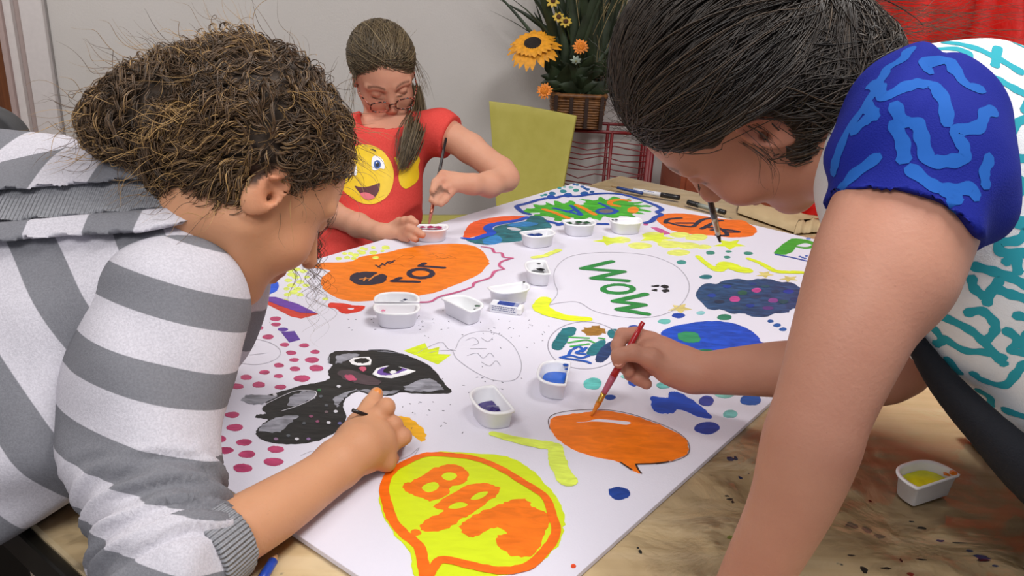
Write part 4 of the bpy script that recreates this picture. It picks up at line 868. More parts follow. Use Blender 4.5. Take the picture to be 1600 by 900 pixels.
_m = (np.linalg.norm((V - O1) @ hb.T / sc1 - np.array([-.005, -.075, .035]), axis=1) < .045) | (np.linalg.norm((V - O1) @ hb.T / sc1 - np.array([-.06, -.06, .0]), axis=1) < .04); Vk, nk_ = V[_m], nv[_m]
curls(230, (.018, .04), (.003, .006), 20, (1.2, 2.2), .00055, clump=6, name='temple_curls', tonebias=.05)
Vk, nk_ = _sv
# hanging ringlets
def lock(p, n, spread, rad, hr, turns, name='ringlet', K=60):
    c = catmull([P(*q) for q in p], False, max(2, K // (len(p) - 1))); K = len(c); N = n; s_ = np.linspace(0, 1, K)
    ph0 = RNG.uniform(0, 6.28, (N, 1)); off = RNG.normal(0, 1, (N, 3)); C = c[None] + off[:, None] * (spread * (.35 + s_ ** 1.5))[None, :, None]
    ax = cdir(1, 0, 0); ay = cdir(0, 0, 1); ph = ph0 * .25 + 6.283 * turns * s_[None] * RNG.uniform(.85, 1.15, (N, 1)); h = hr * (.3 + .9 * s_)[None] * RNG.uniform(.5, 1.5, (N, 1))
    C = C + h[..., None] * (np.cos(ph)[..., None] * ax + np.sin(ph)[..., None] * ay); L = RNG.uniform(.65, 1.0, N)
    out = np.stack([np.stack([np.interp(s_ * L[i], s_, C[i, :, k]) for k in range(3)], 1) for i in range(N)]); return tubes(name, out, RNG.uniform(rad * .6, rad * 1.2, N), MCURL, G1, tone=RNG.uniform(.1, .9, N))
lock([(535,255,.98),(520,310,.98),(497,365,.98),(492,410,.98),(488,460,.98),(483,520,.98)], 18, .0020, .00034, .0065, 5.5)
lock([(535,255,.98),(512,340,.98),(494,390,.98),(500,440,.98),(505,480,.98),(500,530,.98)], 16, .007, .00022, .011, 4.5, 'loose_ringlet')
lock([(470,380,.96),(455,410,.97),(462,440,.97),(450,470,.97)], 6, .003, .0003, .003, 1.8, 'loose_ringlet')
lock([(430,262,.84),(434,300,.84),(452,315,.85),(445,330,.85)], 10, .003, .0003, .003, 1.6, 'loose_ringlet')
# ------------------------------------------------------------------ girl on the right, dark pinned-up hair, white and teal shirt with blue sleeves
G2 = person('girl with dark tied-up hair in a blue and white patterned T-shirt', tab(1.40, .74, 0))
SK2 = skinmat('fair_skin', 'ba8670', 'a86e5c')
f2, u2 = cdir(-.4204, .6727, .6088), cdir(-.8981, -.4039, -.1739); sc2 = 1.03; hb2 = rotm(f2, u2); O2 = P(1165, 153, .8405)
s = SDF(); head(s, O2, f2, u2, sc2, .5)
L2 = lambda *p: O2 + np.array(p) @ hb2 * sc2
s.cone(L2(-.035, 0, -.04), P(1400, 215, .80), .050, .060, .03); s.cone(L2(.01, .02, -.075), P(1370, 250, .80), .035, .045, .03)
s.cone(P(1400, 220, .80), P(1560, 330, .80), .07, .09, .03)
armL = [(P(1445,205,.64), .040), (P(1380,390,.592), .0435), (P(1330,520,.575), .0365), (P(1283,645,.575), .0300), (P(1264,705,.587), .0305), (P(1235,790,.612), .0275), (P(1182,895,.655), .0245), (P(1148,965,.685), .0225)]
s.chain(dense(armL), .006); s.cone(P(1445,330,.60), P(1415,430,.585), .036, .030, .03)
# propping hand, flat on the table just below the frame
w0 = P(1148,965,.685); hd_ = tab(.985, 1.27, ZT + .016) - w0; hd_[2] = 0; hd_ /= np.linalg.norm(hd_); sd_ = np.cross([0, 0, 1.0], hd_); zp = ZT + .016
q0 = np.array([w0[0], w0[1], zp + .006])
s.cone(w0, q0 + hd_ * .03, .0225, .020, .015)
for k, (o, L) in enumerate(((-.030, .062), (-.010, .075), (.011, .072), (.030, .055))):
    a = q0 + hd_ * .055 + sd_ * o; a[2] = zp; b = a + hd_ * .036 + sd_ * o * .25; c = a + hd_ * L + sd_ * o * .5; b[2] = zp; c[2] = zp - .006
    s.cone(q0 + hd_ * .015 + sd_ * o * .5, a, .017, .0125, .012); s.chain([(a, .0105), (b, .009), (c, .0075)], .004)
a = q0 + hd_ * .01 - sd_ * .03; b = a + hd_ * .03 - sd_ * .025; c = b + hd_ * .025 - sd_ * .006
for v in (a, b, c): v[2] = zp - .004
s.chain([(a, .015), (b, .011), (c, .0085)], .006)
# brush arm
armR = [(P(1500,420,.95), .040), (P(1405,572,.945), .034), (P(1300,580,.965), .0335), (P(1225,577,.985), .031), (P(1150,580,1.01), .0265), (P(1095,583,1.03), .0225), (P(1078,580,1.035), .0220)]
s.chain(dense(armR), .006)
s.ell(P(1035,557,1.045), (.040, .026, .017), .014, M=rotm(P(1000,540,1.05) - P(1080,580,1.035), RT @ np.array([.1, .55, .8])))
s.cone(P(1078,580,1.035), P(1050,575,1.035), .0225, .021, .012); s.cone(P(1060,568,1.04), P(1020,548,1.045), .021, .017, .012)
K2 = [P(1016,529,1.055), P(1008,545,1.07)]
fin2 = [[(P(1017,531,1.053), .0105), (P(993,523,1.055), .0095), (P(973,524,1.057), .0090), (P(965,540,1.052), .0080), (P(966,553,1.046), .0072)],
        [(P(1048,578,1.028), .0150), (P(1018,560,1.022), .0120), (P(990,551,1.022), .0100), (P(967,556,1.026), .0092), (P(967,566,1.028), .0078)],
        [(P(1015,550,1.062), .0105), (P(985,554,1.07), .0095), (P(975,570,1.058), .0085), (P(982,580,1.05), .0078)],
        [(P(1018,565,1.06), .0100), (P(994,568,1.07), .0090), (P(985,584,1.062), .0082), (P(998,592,1.055), .0074)],
        [(P(1025,575,1.055), .0095), (P(1004,578,1.065), .0085), (P(998,592,1.062), .0076), (P(1010,600,1.055), .0070)]]
hand_sdf(s, fin2, .0045)
body2, V, Q = organic('body', s, SK2, G2, .0034)
skin_attrs(body2, V, O2, f2, u2, sc2, [(fin2[i][1][0], .012) for i in (0, 2, 3, 4)])
nail = SDF(); R_ = rotm(fin2[1][4][0] - fin2[1][2][0], -ray(967, 560)); nail.ell(fin2[1][4][0] + R_[2] * .0060 - R_[0]*.001, (.0060, .0046, .0020), .001, M=R_); organic('thumbnail', nail, plain('e2b0a0', .3), body2, .0008)
for y in (1, -1):
    e = SDF(); e.ell(O2 + (np.array([.0700, y * .030, .004]) @ hb2) * sc2, (.0115, .0115, .0115), .001); organic('eye', e, plain('e8e4e0', .2), body2, .002)
# eyelashes
m = MB()
for i in range(8):
    y = .019 + .023 * i / 7; a = L2(.0865 - .5 * (y - .03) ** 2 * 30, y, -.002); b = L2(.0925, y + .004 * (i - 6) / 8, -.0065); m.tube([a, (a + b) / 2 + hb2[2] * .001, b], [.0004, .0003, .00015], 4)
m.build('eyelashes', plain('1c1410', .6), G2)
# shirt
t2 = SDF(); t2.cone(P(1475,262,.78), P(1650,360,.80), .112, .140, .03); t2.cone(P(1640,390,.80), tab(1.38, .74, .93), .14, .155, .06)
t2.cone(P(1400,210,.86), P(1480,262,.80), .060, .10, .05); t2.cone(P(1560,420,.76), P(1720,560,.78), .098, .12, .05); t2.cone(P(1415,190,.82), P(1460,210,.64), .047, .044, .04)
nk2 = SDF(); nk2.cone(L2(-.05, 0, -.02), P(1385,225,.81), .06, .055); t2.fn(lambda p, d: np.maximum(d, -nk2(p)))
d2 = lambda V, n: .0025 * wob(V, 26, 4) + .0022 * np.sin((V @ cdir(.75, .6, 0)) * 80 + 3 * wob(V, 11, 3)) * np.clip((V - P(1400, 430, .7)) @ cdir(.2, 1, 0) * 8, 0, 1)
mshirt = MT('white_cotton', .9, .15); mshirt.base('dfe0e2'); mshirt.bump(mshirt.noise(900, 2), .0004)
sh2, Vs, Qs = organic('shirt_body', t2, mshirt.m, G2, .005, disp=d2)
sl2 = SDF(); sl2.cone(P(1437,192,.645), P(1432,260,.62), .0565, .0575, .02); sl2.cone(P(1432,260,.62), P(1398,410,.585), .0575, .0535, .02); sl2.cone(P(1465,230,.65), P(1512,320,.625), .036, .027, .04)
ha, hb_, hc = P(1296,308,.62), P(1492,400,.62), P(1400,282,.535); hn = np.cross(hb_ - ha, hc - ha); hn /= np.linalg.norm(hn)
if hn @ (P(1385,500,.585) - ha) < 0: hn = -hn
sl2.fn(lambda p, d: np.maximum(d, (p - ha.astype(np.float32)) @ hn.astype(np.float32) - .0025 * np.sin(p[:, 0] * 90)))
hol = SDF(); hol.cone(P(1425,260,.62), P(1378,450,.59), .046, .0475); sl2.fn(lambda p, d: np.maximum(d, -np.maximum(hol(p), -((p - ha.astype(np.float32)) @ hn.astype(np.float32) + .05))))
mblue = MT('blue_cotton', .85, .2); mblue.base('141f80'); mblue.bump(mblue.noise(900, 2), .0004)
d2s = lambda V, n: .003 * wob(V, 24, 7) + .0035 * np.exp(-(((V - P(1345,230,.56)) @ cdir(.75, .65, 0)) / .008) ** 2) - .004 * np.exp(-(((V - P(1365,250,.56)) @ cdir(.75, .65, 0)) / .007) ** 2) + .003 * np.sin((V @ cdir(.9, .35, 0)) * 120 + 2 * wob(V, 20, 3)) * np.clip(((V - P(1380, 250, .58)) @ cdir(0, 1, 0)) * 14, 0, 1) 
sv2, Vb, Qb = organic('blue_sleeve', sl2, mblue.m, G2, .0042, disp=d2s)
def bvh(V, Q): return BVHTree.FromPolygons([tuple(v) for v in V], [tuple(map(int, q)) for q in Q])
def cast(b, px, py, lift=.0006):
    r = ray(px, py); h, n, _, _ = b.ray_cast(Vector(CAM), Vector(r).normalized()); 
    if h is None: return None
    if n.dot(Vector(r)) > 0: n = -n
    return np.array(h), np.array(n)
def walk(b, V, N, n, ok, seed, step=.018):
    """angular doodle paths wandering over a garment, where ok(points) holds"""
    r = np.random.default_rng(seed); i = r.choice(np.flatnonzero(ok(V)), n); out = []
    for j in i:
        p, nn = V[j], N[j]; d = np.cross(nn, [[0, 0, 1.0], [1.0, 0, 0]][r.integers(2)]); d /= np.linalg.norm(d) + 1e-9; ln = []
        for k in range(r.integers(3, 6)):
            for _ in range(r.integers(4, 9)):
                h, q, _, _ = b.find_nearest(Vector(p)); q = np.array(q); q = q if q @ nn > 0 else -q
                if not ok(np.array([h]))[0]: break
                ln.append((np.array(h), q)); d = d - (d @ q) * q; d /= np.linalg.norm(d) + 1e-9; p, nn = np.array(h) + d * step / 3, q
            d = np.cross(nn, d) * r.choice([-1, 1])
        if len(ln) > 5: out.append(ln)
    return out
def ribbon(name, b, lines, width, m, parent, lift=.0004):
    mb = MB()
    for ln in lines:
        if np.ndim(ln[0][0]): keep = ln
        else: pts = catmull(ln, False, 8); keep = [cast(b, *p) for p in pts]; keep = [k for k in keep if k is not None]
        if len(keep) < 3: continue
        c = np.array([k[0] for k in keep]); nn = np.array([k[1] for k in keep]); t = np.gradient(c, axis=0); t /= np.linalg.norm(t, axis=1)[:, None] + 1e-9
        sd = np.cross(nn, t); n = len(c); w_ = width / 2 * (1 + .12 * np.sin(np.arange(n) * .9)); o = len(mb.v); K = 5
        prof = [(c[0] - t[0] * width * .35, .55, 0)] + [(c[i], 1, i) for i in range(n)] + [(c[-1] + t[-1] * width * .35, .55, n - 1)]
        for (p, sc_, i) in prof:
            for k in range(K):
                q = p + sd[i] * w_[i] * sc_ * (k / (K - 1) * 2 - 1)
                h, nrm, _, _ = b.find_nearest(Vector(q)); nrm = np.array(nrm); nrm = nrm if nrm @ nn[i] > 0 else -nrm
                mb.v.append(tuple(np.array(h) + nrm * lift))
        for i in range(len(prof) - 1):
            for k in range(K - 1): mb.f.append((o + i*K + k, o + i*K + k + 1, o + (i+1)*K + k + 1, o + (i+1)*K + k))
    o = mb.build(name, m, parent, True); o['kind'] = 'stuff'; return o
A = cr(940, 0, .4125)
SLV = [A((1168,185),(1140,225),(1085,260),(1062,300),(1000,400),(930,500),(890,600),(878,650)), A((1055,330),(1070,365),(1160,325),(1215,318),(1262,330),(1300,390),(1308,465)), A((1240,270),(1225,240),(1310,232),(1345,275),(1385,325),(1440,338)),
       A((1112,400),(1140,460),(1195,470),(1215,530),(1238,605),(1300,612),(1368,600),(1372,560),(1345,500),(1430,480),(1450,430),(1490,420)), A((1110,470),(1140,540),(1145,605)), A((1045,600),(960,660),(905,720)),
       A((1170,640),(1250,700),(1320,720),(1400,715),(1415,745)), A((1290,715),(1330,760),(1315,860)), A((955,495),(1000,455),(1035,435)), A((1000,400),(1030,430)), A((1470,600),(1450,650),(1455,700)), A((1050,330),(1020,320)),A((1340,720),(1345,755))]
mlb = MT('light_blue_print', .85, .2); mlb.base('1d58a8')
ribbon('printed_lines', bvh(Vb, Qb), SLV, .0092, mlb.m, sv2)
B_ = cr(1100, 300, .3125); C_ = cr(1040, 560, .378)
WHT = [A((1185,150),(1300,160),(1400,178),(1500,222),(1590,275)), A((1230,190),(1330,185),(1385,205),(1400,260),(1500,300)), A((1500,180),(1490,250)), A((1385,200),(1392,290),(1460,310),(1498,345),(1500,400),(1490,440)), A((1500,300),(1560,335),(1620,365)),
       A((1620,450),(1570,470),(1545,560),(1540,600)), A((1500,590),(1560,600),(1620,600)), A((1520,655),(1600,700),(1530,790),(1550,840),(1620,855)), A((1500,420),(1510,480)),
       B_((1560,0),(1500,60),(1490,110),(1530,130),(1620,155)), B_((1620,190),(1570,240),(1480,255),(1490,300),(1620,305)), B_((1345,370),(1440,395),(1530,425),(1620,470)), B_((1340,430),(1350,480),(1400,520)), B_((1480,440),(1440,490),(1415,555)), B_((1460,480),(1530,510),(1620,535)),
       B_((1180,390),(1240,400),(1250,440),(1210,510),(1140,490)), B_((1080,590),(1200,625),(1330,690),(1400,750),(1490,850)), B_((1315,605),(1390,595),(1450,650),(1450,700),(1400,750)), B_((1150,680),(1190,740),(1160,760)), B_((1200,730),(1300,790),(1400,800),(1500,830)), B_((1510,690),(1570,740),(1540,790),(1620,805)), B_((1560,615),(1620,630)), B_((1620,700),(1590,770)), B_((1560,330),(1570,400)), B_((1530,330),(1510,350)),
       C_((1165,0),(1215,60)), C_((1270,60),(1310,88),(1400,110),(1450,60),(1482,20)), C_((1400,212),(1500,245)), C_((1375,0),(1400,22)), C_((1290,130),(1340,160),(1345,190)), A((1560,160),(1640,200)), A((1640,320),(1600,420)), A((1540,470),(1500,470))]
_cam = lambda p: (p - CAM) @ RT
def outside(p):
    c = _cam(p); px = 800 + F * c[:, 0] / np.maximum(-c[:, 2], .05); return (px > 1625) | (c[:, 2] < -.86)
_N = normals(Vs, Qs); WHT += walk(bvh(Vs, Qs), Vs, _N, 150, outside, 5)
mtl = MT('teal_print', .85, .2); mtl.base('2f98a6')
ribbon('printed_lines', bvh(Vs, Qs), WHT, .0076, mtl.m, sh2)
# seam between sleeve and body, black waistband
bb = bvh(Vs, Qs)
wb = SDF(); _c = catmull([P(1405,492,.74), P(1432,537,.735), P(1478,602,.73), P(1543,672,.72), P(1630,755,.72), P(1760,850,.74)], False, 5); _r = np.interp(np.linspace(0, 1, len(_c)), np.linspace(0, 1, 6), [.004, .008, .0125, .0165, .023, .028]); wb.chain(list(zip(_c, _r)), .003)
mbk = MT('black_denim', .75, .3); mbk.base('14151c'); mbk.bump(mbk.noise(700, 2), .0005)
organic('black_waistband', wb, mbk.m, G2, .005)
legs(G2, tab(1.40, .74, .88), ub, plain('181a24', .8, .15, 200, name='black_trousers'))
# -- swept hair
s = SDF(); s.frame = (O2, hb2, sc2)
s.ell((-.020, 0, .046), (.096, .078, .086), .01); s.ell((-.01, .05, .04), (.070, .040, .060), .03)
s.ell((.015, 0, .070), (.056, .060, .048), .03)
s.frame = None
cn2 = (np.array([1, 0, -1.0]) @ hb2 / math.sqrt(2)).astype(np.float32); cp2 = L2(0, 0, .002).astype(np.float32)
s.fn(lambda p, d: np.maximum(d, (p - cp2) @ cn2))
TIE = P(1268, 6, .80)
for c, r in (((1290,90,.80), .050), ((1330,130,.79), .030), ((1260,150,.79), .040), ((1350,100,.80), .022), ((1240,60,.80), .045), ((1225,200,.80), .020), ((1250,225,.81), .022)): s.ell(P(*c), (r, r, r), .025)
s.frame = (O2, hb2, sc2); s.ell((.004, .094, -.010), (.032, .036, .036), .008, 's'); s.ell((.112, .0, -.006), (.070, .076, .090), .006, 's'); s.frame = None
hb2ase = s
o, V, Q = organic('hair_base', s, MUNDER, G2, .006)
nv = normals(V, Q); loc = (V - O2) @ hb2.T / sc2
def pick(n, cond): i = np.flatnonzero(cond); i = RNG.choice(i, n); return V[i] + RNG.normal(0, .002, (n, 3))
vis = loc[:, 1] > -.05
front = vis & (loc[:, 0] > .03); low = vis & (loc[:, 2] < .05) & (loc[:, 0] > -.05)
S = np.concatenate([pick(1800, front), pick(1100, low), pick(1100, vis)])
def grp(S, sd, sc=26): return np.clip(.45 + .3 * wob(S, sc, sd) + RNG.normal(0, .16, len(S)), 0, 1)
def depthoff(S, K, a=.001, b=.010, sd=3): 
    g = (np.clip(wob(S, 45, sd) * 1.3, -1, 1) * .5 + .5)[:, None] * (b - a) + a; t = np.linspace(0, 1, K)[None]; return g * np.minimum(1, t * 5) + RNG.uniform(0, .0015, (len(S), 1))
C = flow(hb2ase, S, TIE, 19, depthoff(S, 19), .004, L2(-.02, 0, .03), .012)
def clear2(C):
    q = (C - O2) @ hb2.T / sc2; return ((((q - np.array([.0, .085, -.006])) / np.array([.026, .03, .034])) ** 2).sum(-1).min(1) > 1) & ((((q - np.array([.112, 0, -.006])) / np.array([.068, .074, .088])) ** 2).sum(-1).min(1) > 1)
kp = clear2(C); C, S = C[kp], S[kp]
tubes('swept_hair', C, RNG.uniform(.00045, .0009, len(S)), MDARK, G2, tone=grp(S, 6))
# nape roll gathered towards the tie
S = pick(900, vis & (loc[:, 0] < -.02) & (loc[:, 2] < .03)); C = flow(hb2ase, S, P(1345, 110, .79), 18, depthoff(S, 18, .002, .012), .006, P(1285, 120, .83), .02)
tubes('rolled_hair', C, RNG.uniform(.0005, .0009, len(S)), MDARK, G2, tone=grp(S, 9))
# running down from the tie
def strandfan(pts, n, spread, rad, wav, mat_, G, name, K=26, tone=None, len_=(.7, 1)):
    c = catmull([P(*q) for q in pts], False, 8); s0 = np.linspace(0, 1, len(c)); s_ = np.linspace(0, 1, K); c = np.stack([np.interp(s_, s0, c[:, k]) for k in range(3)], 1)
    off = RNG.normal(0, 1, (n, 3)); sp = np.interp(s_, np.linspace(0, 1, len(spread)), spread); ph = RNG.uniform(0, 6.28, (n, 1)); fr_ = RNG.uniform(3, 8, (n, 1))
    C = c[None] + off[:, None] * sp[None, :, None] + (np.sin(fr_ * s_[None] + ph) * wav * s_[None])[..., None] * RNG.normal(0, 1, (n, 1, 3))
    L = RNG.uniform(len_[0], len_[1], n); C = np.stack([np.stack([np.interp(s_ * L[i], s_, C[i, :, k]) for k in range(3)], 1) for i in range(n)])
    return tubes(name, C, RNG.uniform(rad * .6, rad * 1.2, n), mat_, G, tone=RNG.uniform(.1, .9, n) if tone is None else tone)
strandfan([(1262,-5,.785),(1258,60,.755),(1262,120,.748),(1280,175,.765)], 260, (.003,.0055,.006,.004), .0007, .002, MDARK, G2, 'hair_twist', tone=RNG.uniform(.3, .9, 260))
strandfan([(1285,10,.79),(1330,25,.78),(1375,70,.79),(1382,120,.79)], 260, (.003,.008,.010,.006), .0006, .004, MDARK, G2, 'bun_hair')
strandfan([(1290,0,.80),(1400,10,.84),(1500,20,.9),(1620,30,.95)], 150, (.004,.03,.05,.07), .00022, .02, MDARK, G2, 'flyaway_hair', tone=RNG.uniform(.6, 1, 150), len_=(.3, 1))
strandfan([(1340,60,.82),(1420,70,.84),(1520,60,.9),(1600,75,.92)], 90, (.004,.02,.03,.04), .00022, .02, MDARK, G2, 'flyaway_hair', tone=RNG.uniform(.6, 1, 90), len_=(.3, 1))
# loose hair along the forehead edge and around the ear
S = pick(420, front & (loc[:, 2] > .03)); C = S[:, None] + np.linspace(0, 1, 14)[None, :, None] * ((nv[RNG.integers(0, len(nv), 420)] * .3 + f2 * -.2 + u2 * .5 + RNG.normal(0, .5, (420, 3))) * .02)[:, None] + RNG.normal(0, .0008, (420, 14, 3))
tubes('flyaway_hair', C, .0002, MDARK, G2, tone=RNG.uniform(.4, 1, 420))
strandfan([(1150,215,.80),(1185,235,.785),(1208,260,.785),(1205,300,.79)], 16, (.002,.004,.005,.006), .0003, .004, MDARK, G2, 'loose_strand')
strandfan([(1140,170,.79),(1160,190,.775),(1200,215,.772),(1215,250,.78)], 12, (.002,.003,.004,.005), .0003, .003, MDARK, G2, 'loose_strand')
tie = MB(); tc = P(1270, 4, .785)
ax1, ax2 = cdir(1, .1, 0), cdir(0, .35, 1); pts = [tc + ax1 * .017 * math.cos(t) + ax2 * .017 * math.sin(t) for t in np.linspace(0, 6.2832, 20)]
tie.tube(pts, .0075, 8, False); tie.build('hair_tie', plain('10141c', .4), G2, True)
# ------------------------------------------------------------------ girl across the table, glasses and red T-shirt
G3 = person('girl with glasses and a side ponytail in a red T-shirt printed with a yellow smiley', tab(-.20, .62, 0))
SK3 = skinmat('pale_skin', 'd09a80', 'c08468')
f3, u3 = cdir(.2889, .7564, -.5868), cdir(.0526, -.6246, -.7792); sc3 = .89; hb3 = rotm(f3, u3); O3 = P(599, 116, 1.925)
L3 = lambda *p: O3 + np.array(p) @ hb3 * sc3
s = SDF(); head(s, O3, f3, u3, sc3, .1)
s.cone(L3(-.045, 0, -.040), P(598, 208, 1.965), .034, .038, .02); s.cone(P(598,222,1.955), P(598,300,1.93), .05, .07, .04)
s.cone(P(545,210,1.95), P(675,205,1.93), .035, .038, .03)
aR3 = [(P(688,203,1.90), .036), (P(735,232,1.85), .031), (P(782,268,1.79), .0285), (P(790,278,1.77), .026), (P(765,288,1.73), .0245), (P(738,288,1.70), .0190), (P(726,287,1.695), .0185)]
aL3 = [(P(528,228,1.92), .036), (P(492,310,1.84), .029), (P(520,335,1.78), .0255), (P(560,352,1.71), .0225), (P(598,366,1.65), .0185), (P(606,366,1.645), .0180)]
s.chain(aR3, .014); s.chain(aL3, .014)
s.ell(P(713,284,1.690), (.026, .022, .014), .010, M=rotm(P(700,283,1.69) - P(726,287,1.695), RT @ np.array([0, .55, .8])))
s.ell(P(619,360,1.635), (.026, .021, .013), .010, M=rotm(P(635,358,1.62) - P(606,366,1.645), RT @ np.array([0, .7, .7])))
fr3 = [[(P(709,275,1.692), .0088), (P(692,272,1.69), .0080), (P(680,285,1.675), .0072), (P(676,298,1.665), .0066)],
       [(P(708,281,1.690), .0090), (P(690,280,1.682), .0082), (P(680,296,1.672), .0074), (P(675,313,1.665), .0066)],
       [(P(710,288,1.688), .0090), (P(696,294,1.676), .0080), (P(686,306,1.670), .0072), (P(681,317,1.665), .0064)],
       [(P(714,292,1.688), .0082), (P(703,302,1.678), .0074), (P(696,312,1.672), .0066), (P(689,319,1.668), .0060)],
       [(P(716,282,1.70), .0090), (P(697,290,1.70), .0080), (P(681,303,1.685), .0070)]]
fl3 = [[(P(622,354,1.63), .0085), (P(632,345,1.61), .0078), (P(642,343,1.60), .0072), (P(650,348,1.595), .0062)],
       [(P(626,358,1.625), .0088), (P(640,357,1.60), .0082), (P(652,362,1.585), .0074), (P(660,367,1.58), .0066)],
       [(P(625,363,1.625), .0086), (P(637,365,1.605), .0078), (P(646,371,1.59), .0070), (P(650,374,1.585), .0062)],
       [(P(620,367,1.63), .0078), (P(629,371,1.615), .0068), (P(637,374,1.605), .0058)],
       [(P(612,354,1.64), .0090), (P(624,346,1.63), .0078), (P(634,343,1.615), .0066)]]
hand_sdf(s, fr3, .004); hand_sdf(s, fl3, .004)
body3, V, Q = organic('body', s, SK3, G3, .0036)
skin_attrs(body3, V, O3, f3, u3, sc3, [(f_[1][0], .010) for f_ in fr3 + fl3])
for y in (1, -1):
    e = SDF(); e.ell(L3(.0695, y * .030, .004), (.0105,) * 3, .001); organic('eye', e, plain('e8e4e0', .2), body3, .002)
# T-shirt
t3 = SDF(); t3.cone(P(598,250,1.93), P(585,395,1.88), .094, .100, .03); t3.ell(P(597,225,1.93), (.115, .075, .060), .04, M=np.stack([cdir(1, 0, 0), cdir(0, 0, 1), -cdir(0, 1, 0)]))
t3.cone(P(598,208,1.93), P(688,206,1.90), .050, .049, .03); t3.cone(P(688,206,1.90), P(706,217,1.885), .047, .046, .02)
t3.cone(P(598,208,1.93), P(535,215,1.93), .050, .049, .03); t3.cone(P(535,215,1.93), P(516,245,1.91), .047, .048, .02); t3.cone(P(585,390,1.88), P(560,410,1.86), .10, .115, .03)
cR, nR = P(702,216,1.885), cdir(.92, .40, -.25); t3.fn(lambda p, d: np.maximum(d, np.where(((p - P(598,260,1.93)) @ cdir(1,0,0)) > .06, (p - cR.astype(np.float32)) @ nR.astype(np.float32), -9)))
ho = SDF(); ho.chain([(aR3[0][0] - cdir(.9,.3,-.2)*.03, .040), (aR3[1][0], .041)], .01); nk3 = SDF(); nk3.ell(P(600,182,1.885), (.062, .05, .036), M=np.stack([cdir(1, 0, 0), cdir(0, -.6, 1), np.cross(cdir(1, 0, 0), cdir(0, -.6, 1))]))
nk3.cone(P(600,185,1.93), P(600,120,1.93), .052, .06)
t3.fn(lambda p, d: np.maximum(d, -nk3(p)))
d3 = lambda V, n: .003 * wob(V, 22, 4) + .0045 * np.sin((V @ cdir(.25, 1, 0)) * 95 + 3 * wob(V, 12, 8)) * np.clip(((V - P(590, 300, 1.85)) @ cdir(-.1, 1, 0)) * 9, 0, 1)
mred = MT('red_cotton', .85, .2); mred.base(mred.ramp(mred.noise(300, 3), [(.3, 'd2443e'), (.7, 'dc4e46')])); mred.bump(mred.noise(800, 2), .0004)
tee, Vt, Qt = organic('tshirt', t3, mred.m, G3, .0048, disp=d3)
bt = bvh(Vt, Qt)
def decal(name, pts, col, parent, lift=.0012, rings=7, dots=None):
    p = catmull(pts, True, 5); c = p.mean(0); m = MB(); n = len(p); prev = None; vs = []
    for r in range(rings + 1):
        for q in (p if r else p[:1]):
            x = c + (q - c) * (r / rings); k = cast(bt, x[0], x[1]); vs.append(k)
    last = next(k for k in vs if k is not None)
    for k in vs:
        last = k or last; m.v.append(tuple(last[0] + last[1] * lift))
    m.f = [(0, 1 + i, 1 + (i+1) % n) for i in range(n)]
    for r in range(rings - 1):
        o = 1 + r * n; m.f += [(o + i, o + n + i, o + n + (i+1) % n, o + (i+1) % n) for i in range(n)]
    return m.build(name, plain(col, .55, .05), parent, True)
Y = cr(480, 200, .225)
sm_ = decal('smiley_face', Y((230,380),(222,340),(235,270),(255,200),(300,145),(370,117),(440,120),(510,150),(560,205),(592,270),(600,340),(585,420),(550,480),(490,520),(430,532),(360,515),(290,470),(245,425)), 'ecc61c', tee, rings=12)
decal('smiley_eye', Y((455,290),(448,250),(455,205),(478,195),(510,208),(532,240),(535,285),(505,283),(480,296)), 'f0f0f4', sm_, .0020); decal('smiley_iris', Y(*ell(487, 256, 24, 30)), '3a5aa0', sm_, .0026, 4); decal('smiley_pupil', Y(*ell(488, 257, 12, 16)), '101428', sm_, .0032, 3); decal('smiley_glint', Y(*ell(483, 246, 5, 5)), 'f4f4f8', sm_, .0038, 2)
decal('smiley_eye', Y((280,330),(285,270),(300,235),(325,232),(345,265),(350,310),(340,332),(310,326)), 'f0f0f4', sm_, .0020); decal('smiley_iris', Y(*ell(307, 292, 20, 28)), '3a5aa0', sm_, .0026, 4); decal('smiley_pupil', Y(*ell(308, 293, 10, 15)), '101428', sm_, .0032, 3)
decal('smiley_mouth', Y((332,405),(370,412),(430,408),(480,392),(504,385),(500,430),(480,470),(450,495),(420,502),(390,485),(365,450)), '5c2430', sm_, .0020); decal('smiley_tongue', Y((372,458),(410,450),(450,465),(472,482),(450,496),(420,502),(390,485)), 'e0707c', sm_, .0026, 4)
decal('smiley_brow', Y((438,153),(452,147),(470,152),(482,168),(470,162),(455,156)), '1c1a20', sm_, .0020, 3)
decal('thumbs_up_hand', Y((635,290),(605,215),(615,205),(650,240),(700,280),(740,200),(770,192),(780,225),(768,270),(775,320),(760,370),(720,405),(680,422),(645,395),(632,340)), 'ecc61c', tee, .0012, 8)
# pale jeans lap
lp = SDF(); hip3 = tab(-.22, .62, .53); lp.cone(hip3 - ub * .08, hip3 + ub * .08, .11, .11, .04)
kd = -cdir(0, 0, 1); kd[2] = 0; kd /= np.linalg.norm(kd)
for k in (-1, 1):
    a = hip3 + ub * .08 * k; kn = a + kd * .30 + ub * .04 * k; kn[2] = .53; ft = kn + kd * .04; ft = np.array([ft[0], ft[1], .07]); lp.chain([(a, .085), (kn, .062), (ft, .045)], .04)
    q = SDF(); q.cone(ft - [0, 0, .03], ft + kd * .12 - [0, 0, .035], .034, .03); organic('shoe', q, plain('b8b8c0', .6), G3, .007)
organic('pale_jeans', lp, plain('8e98a8', .85, .12, 150), G3, .008)
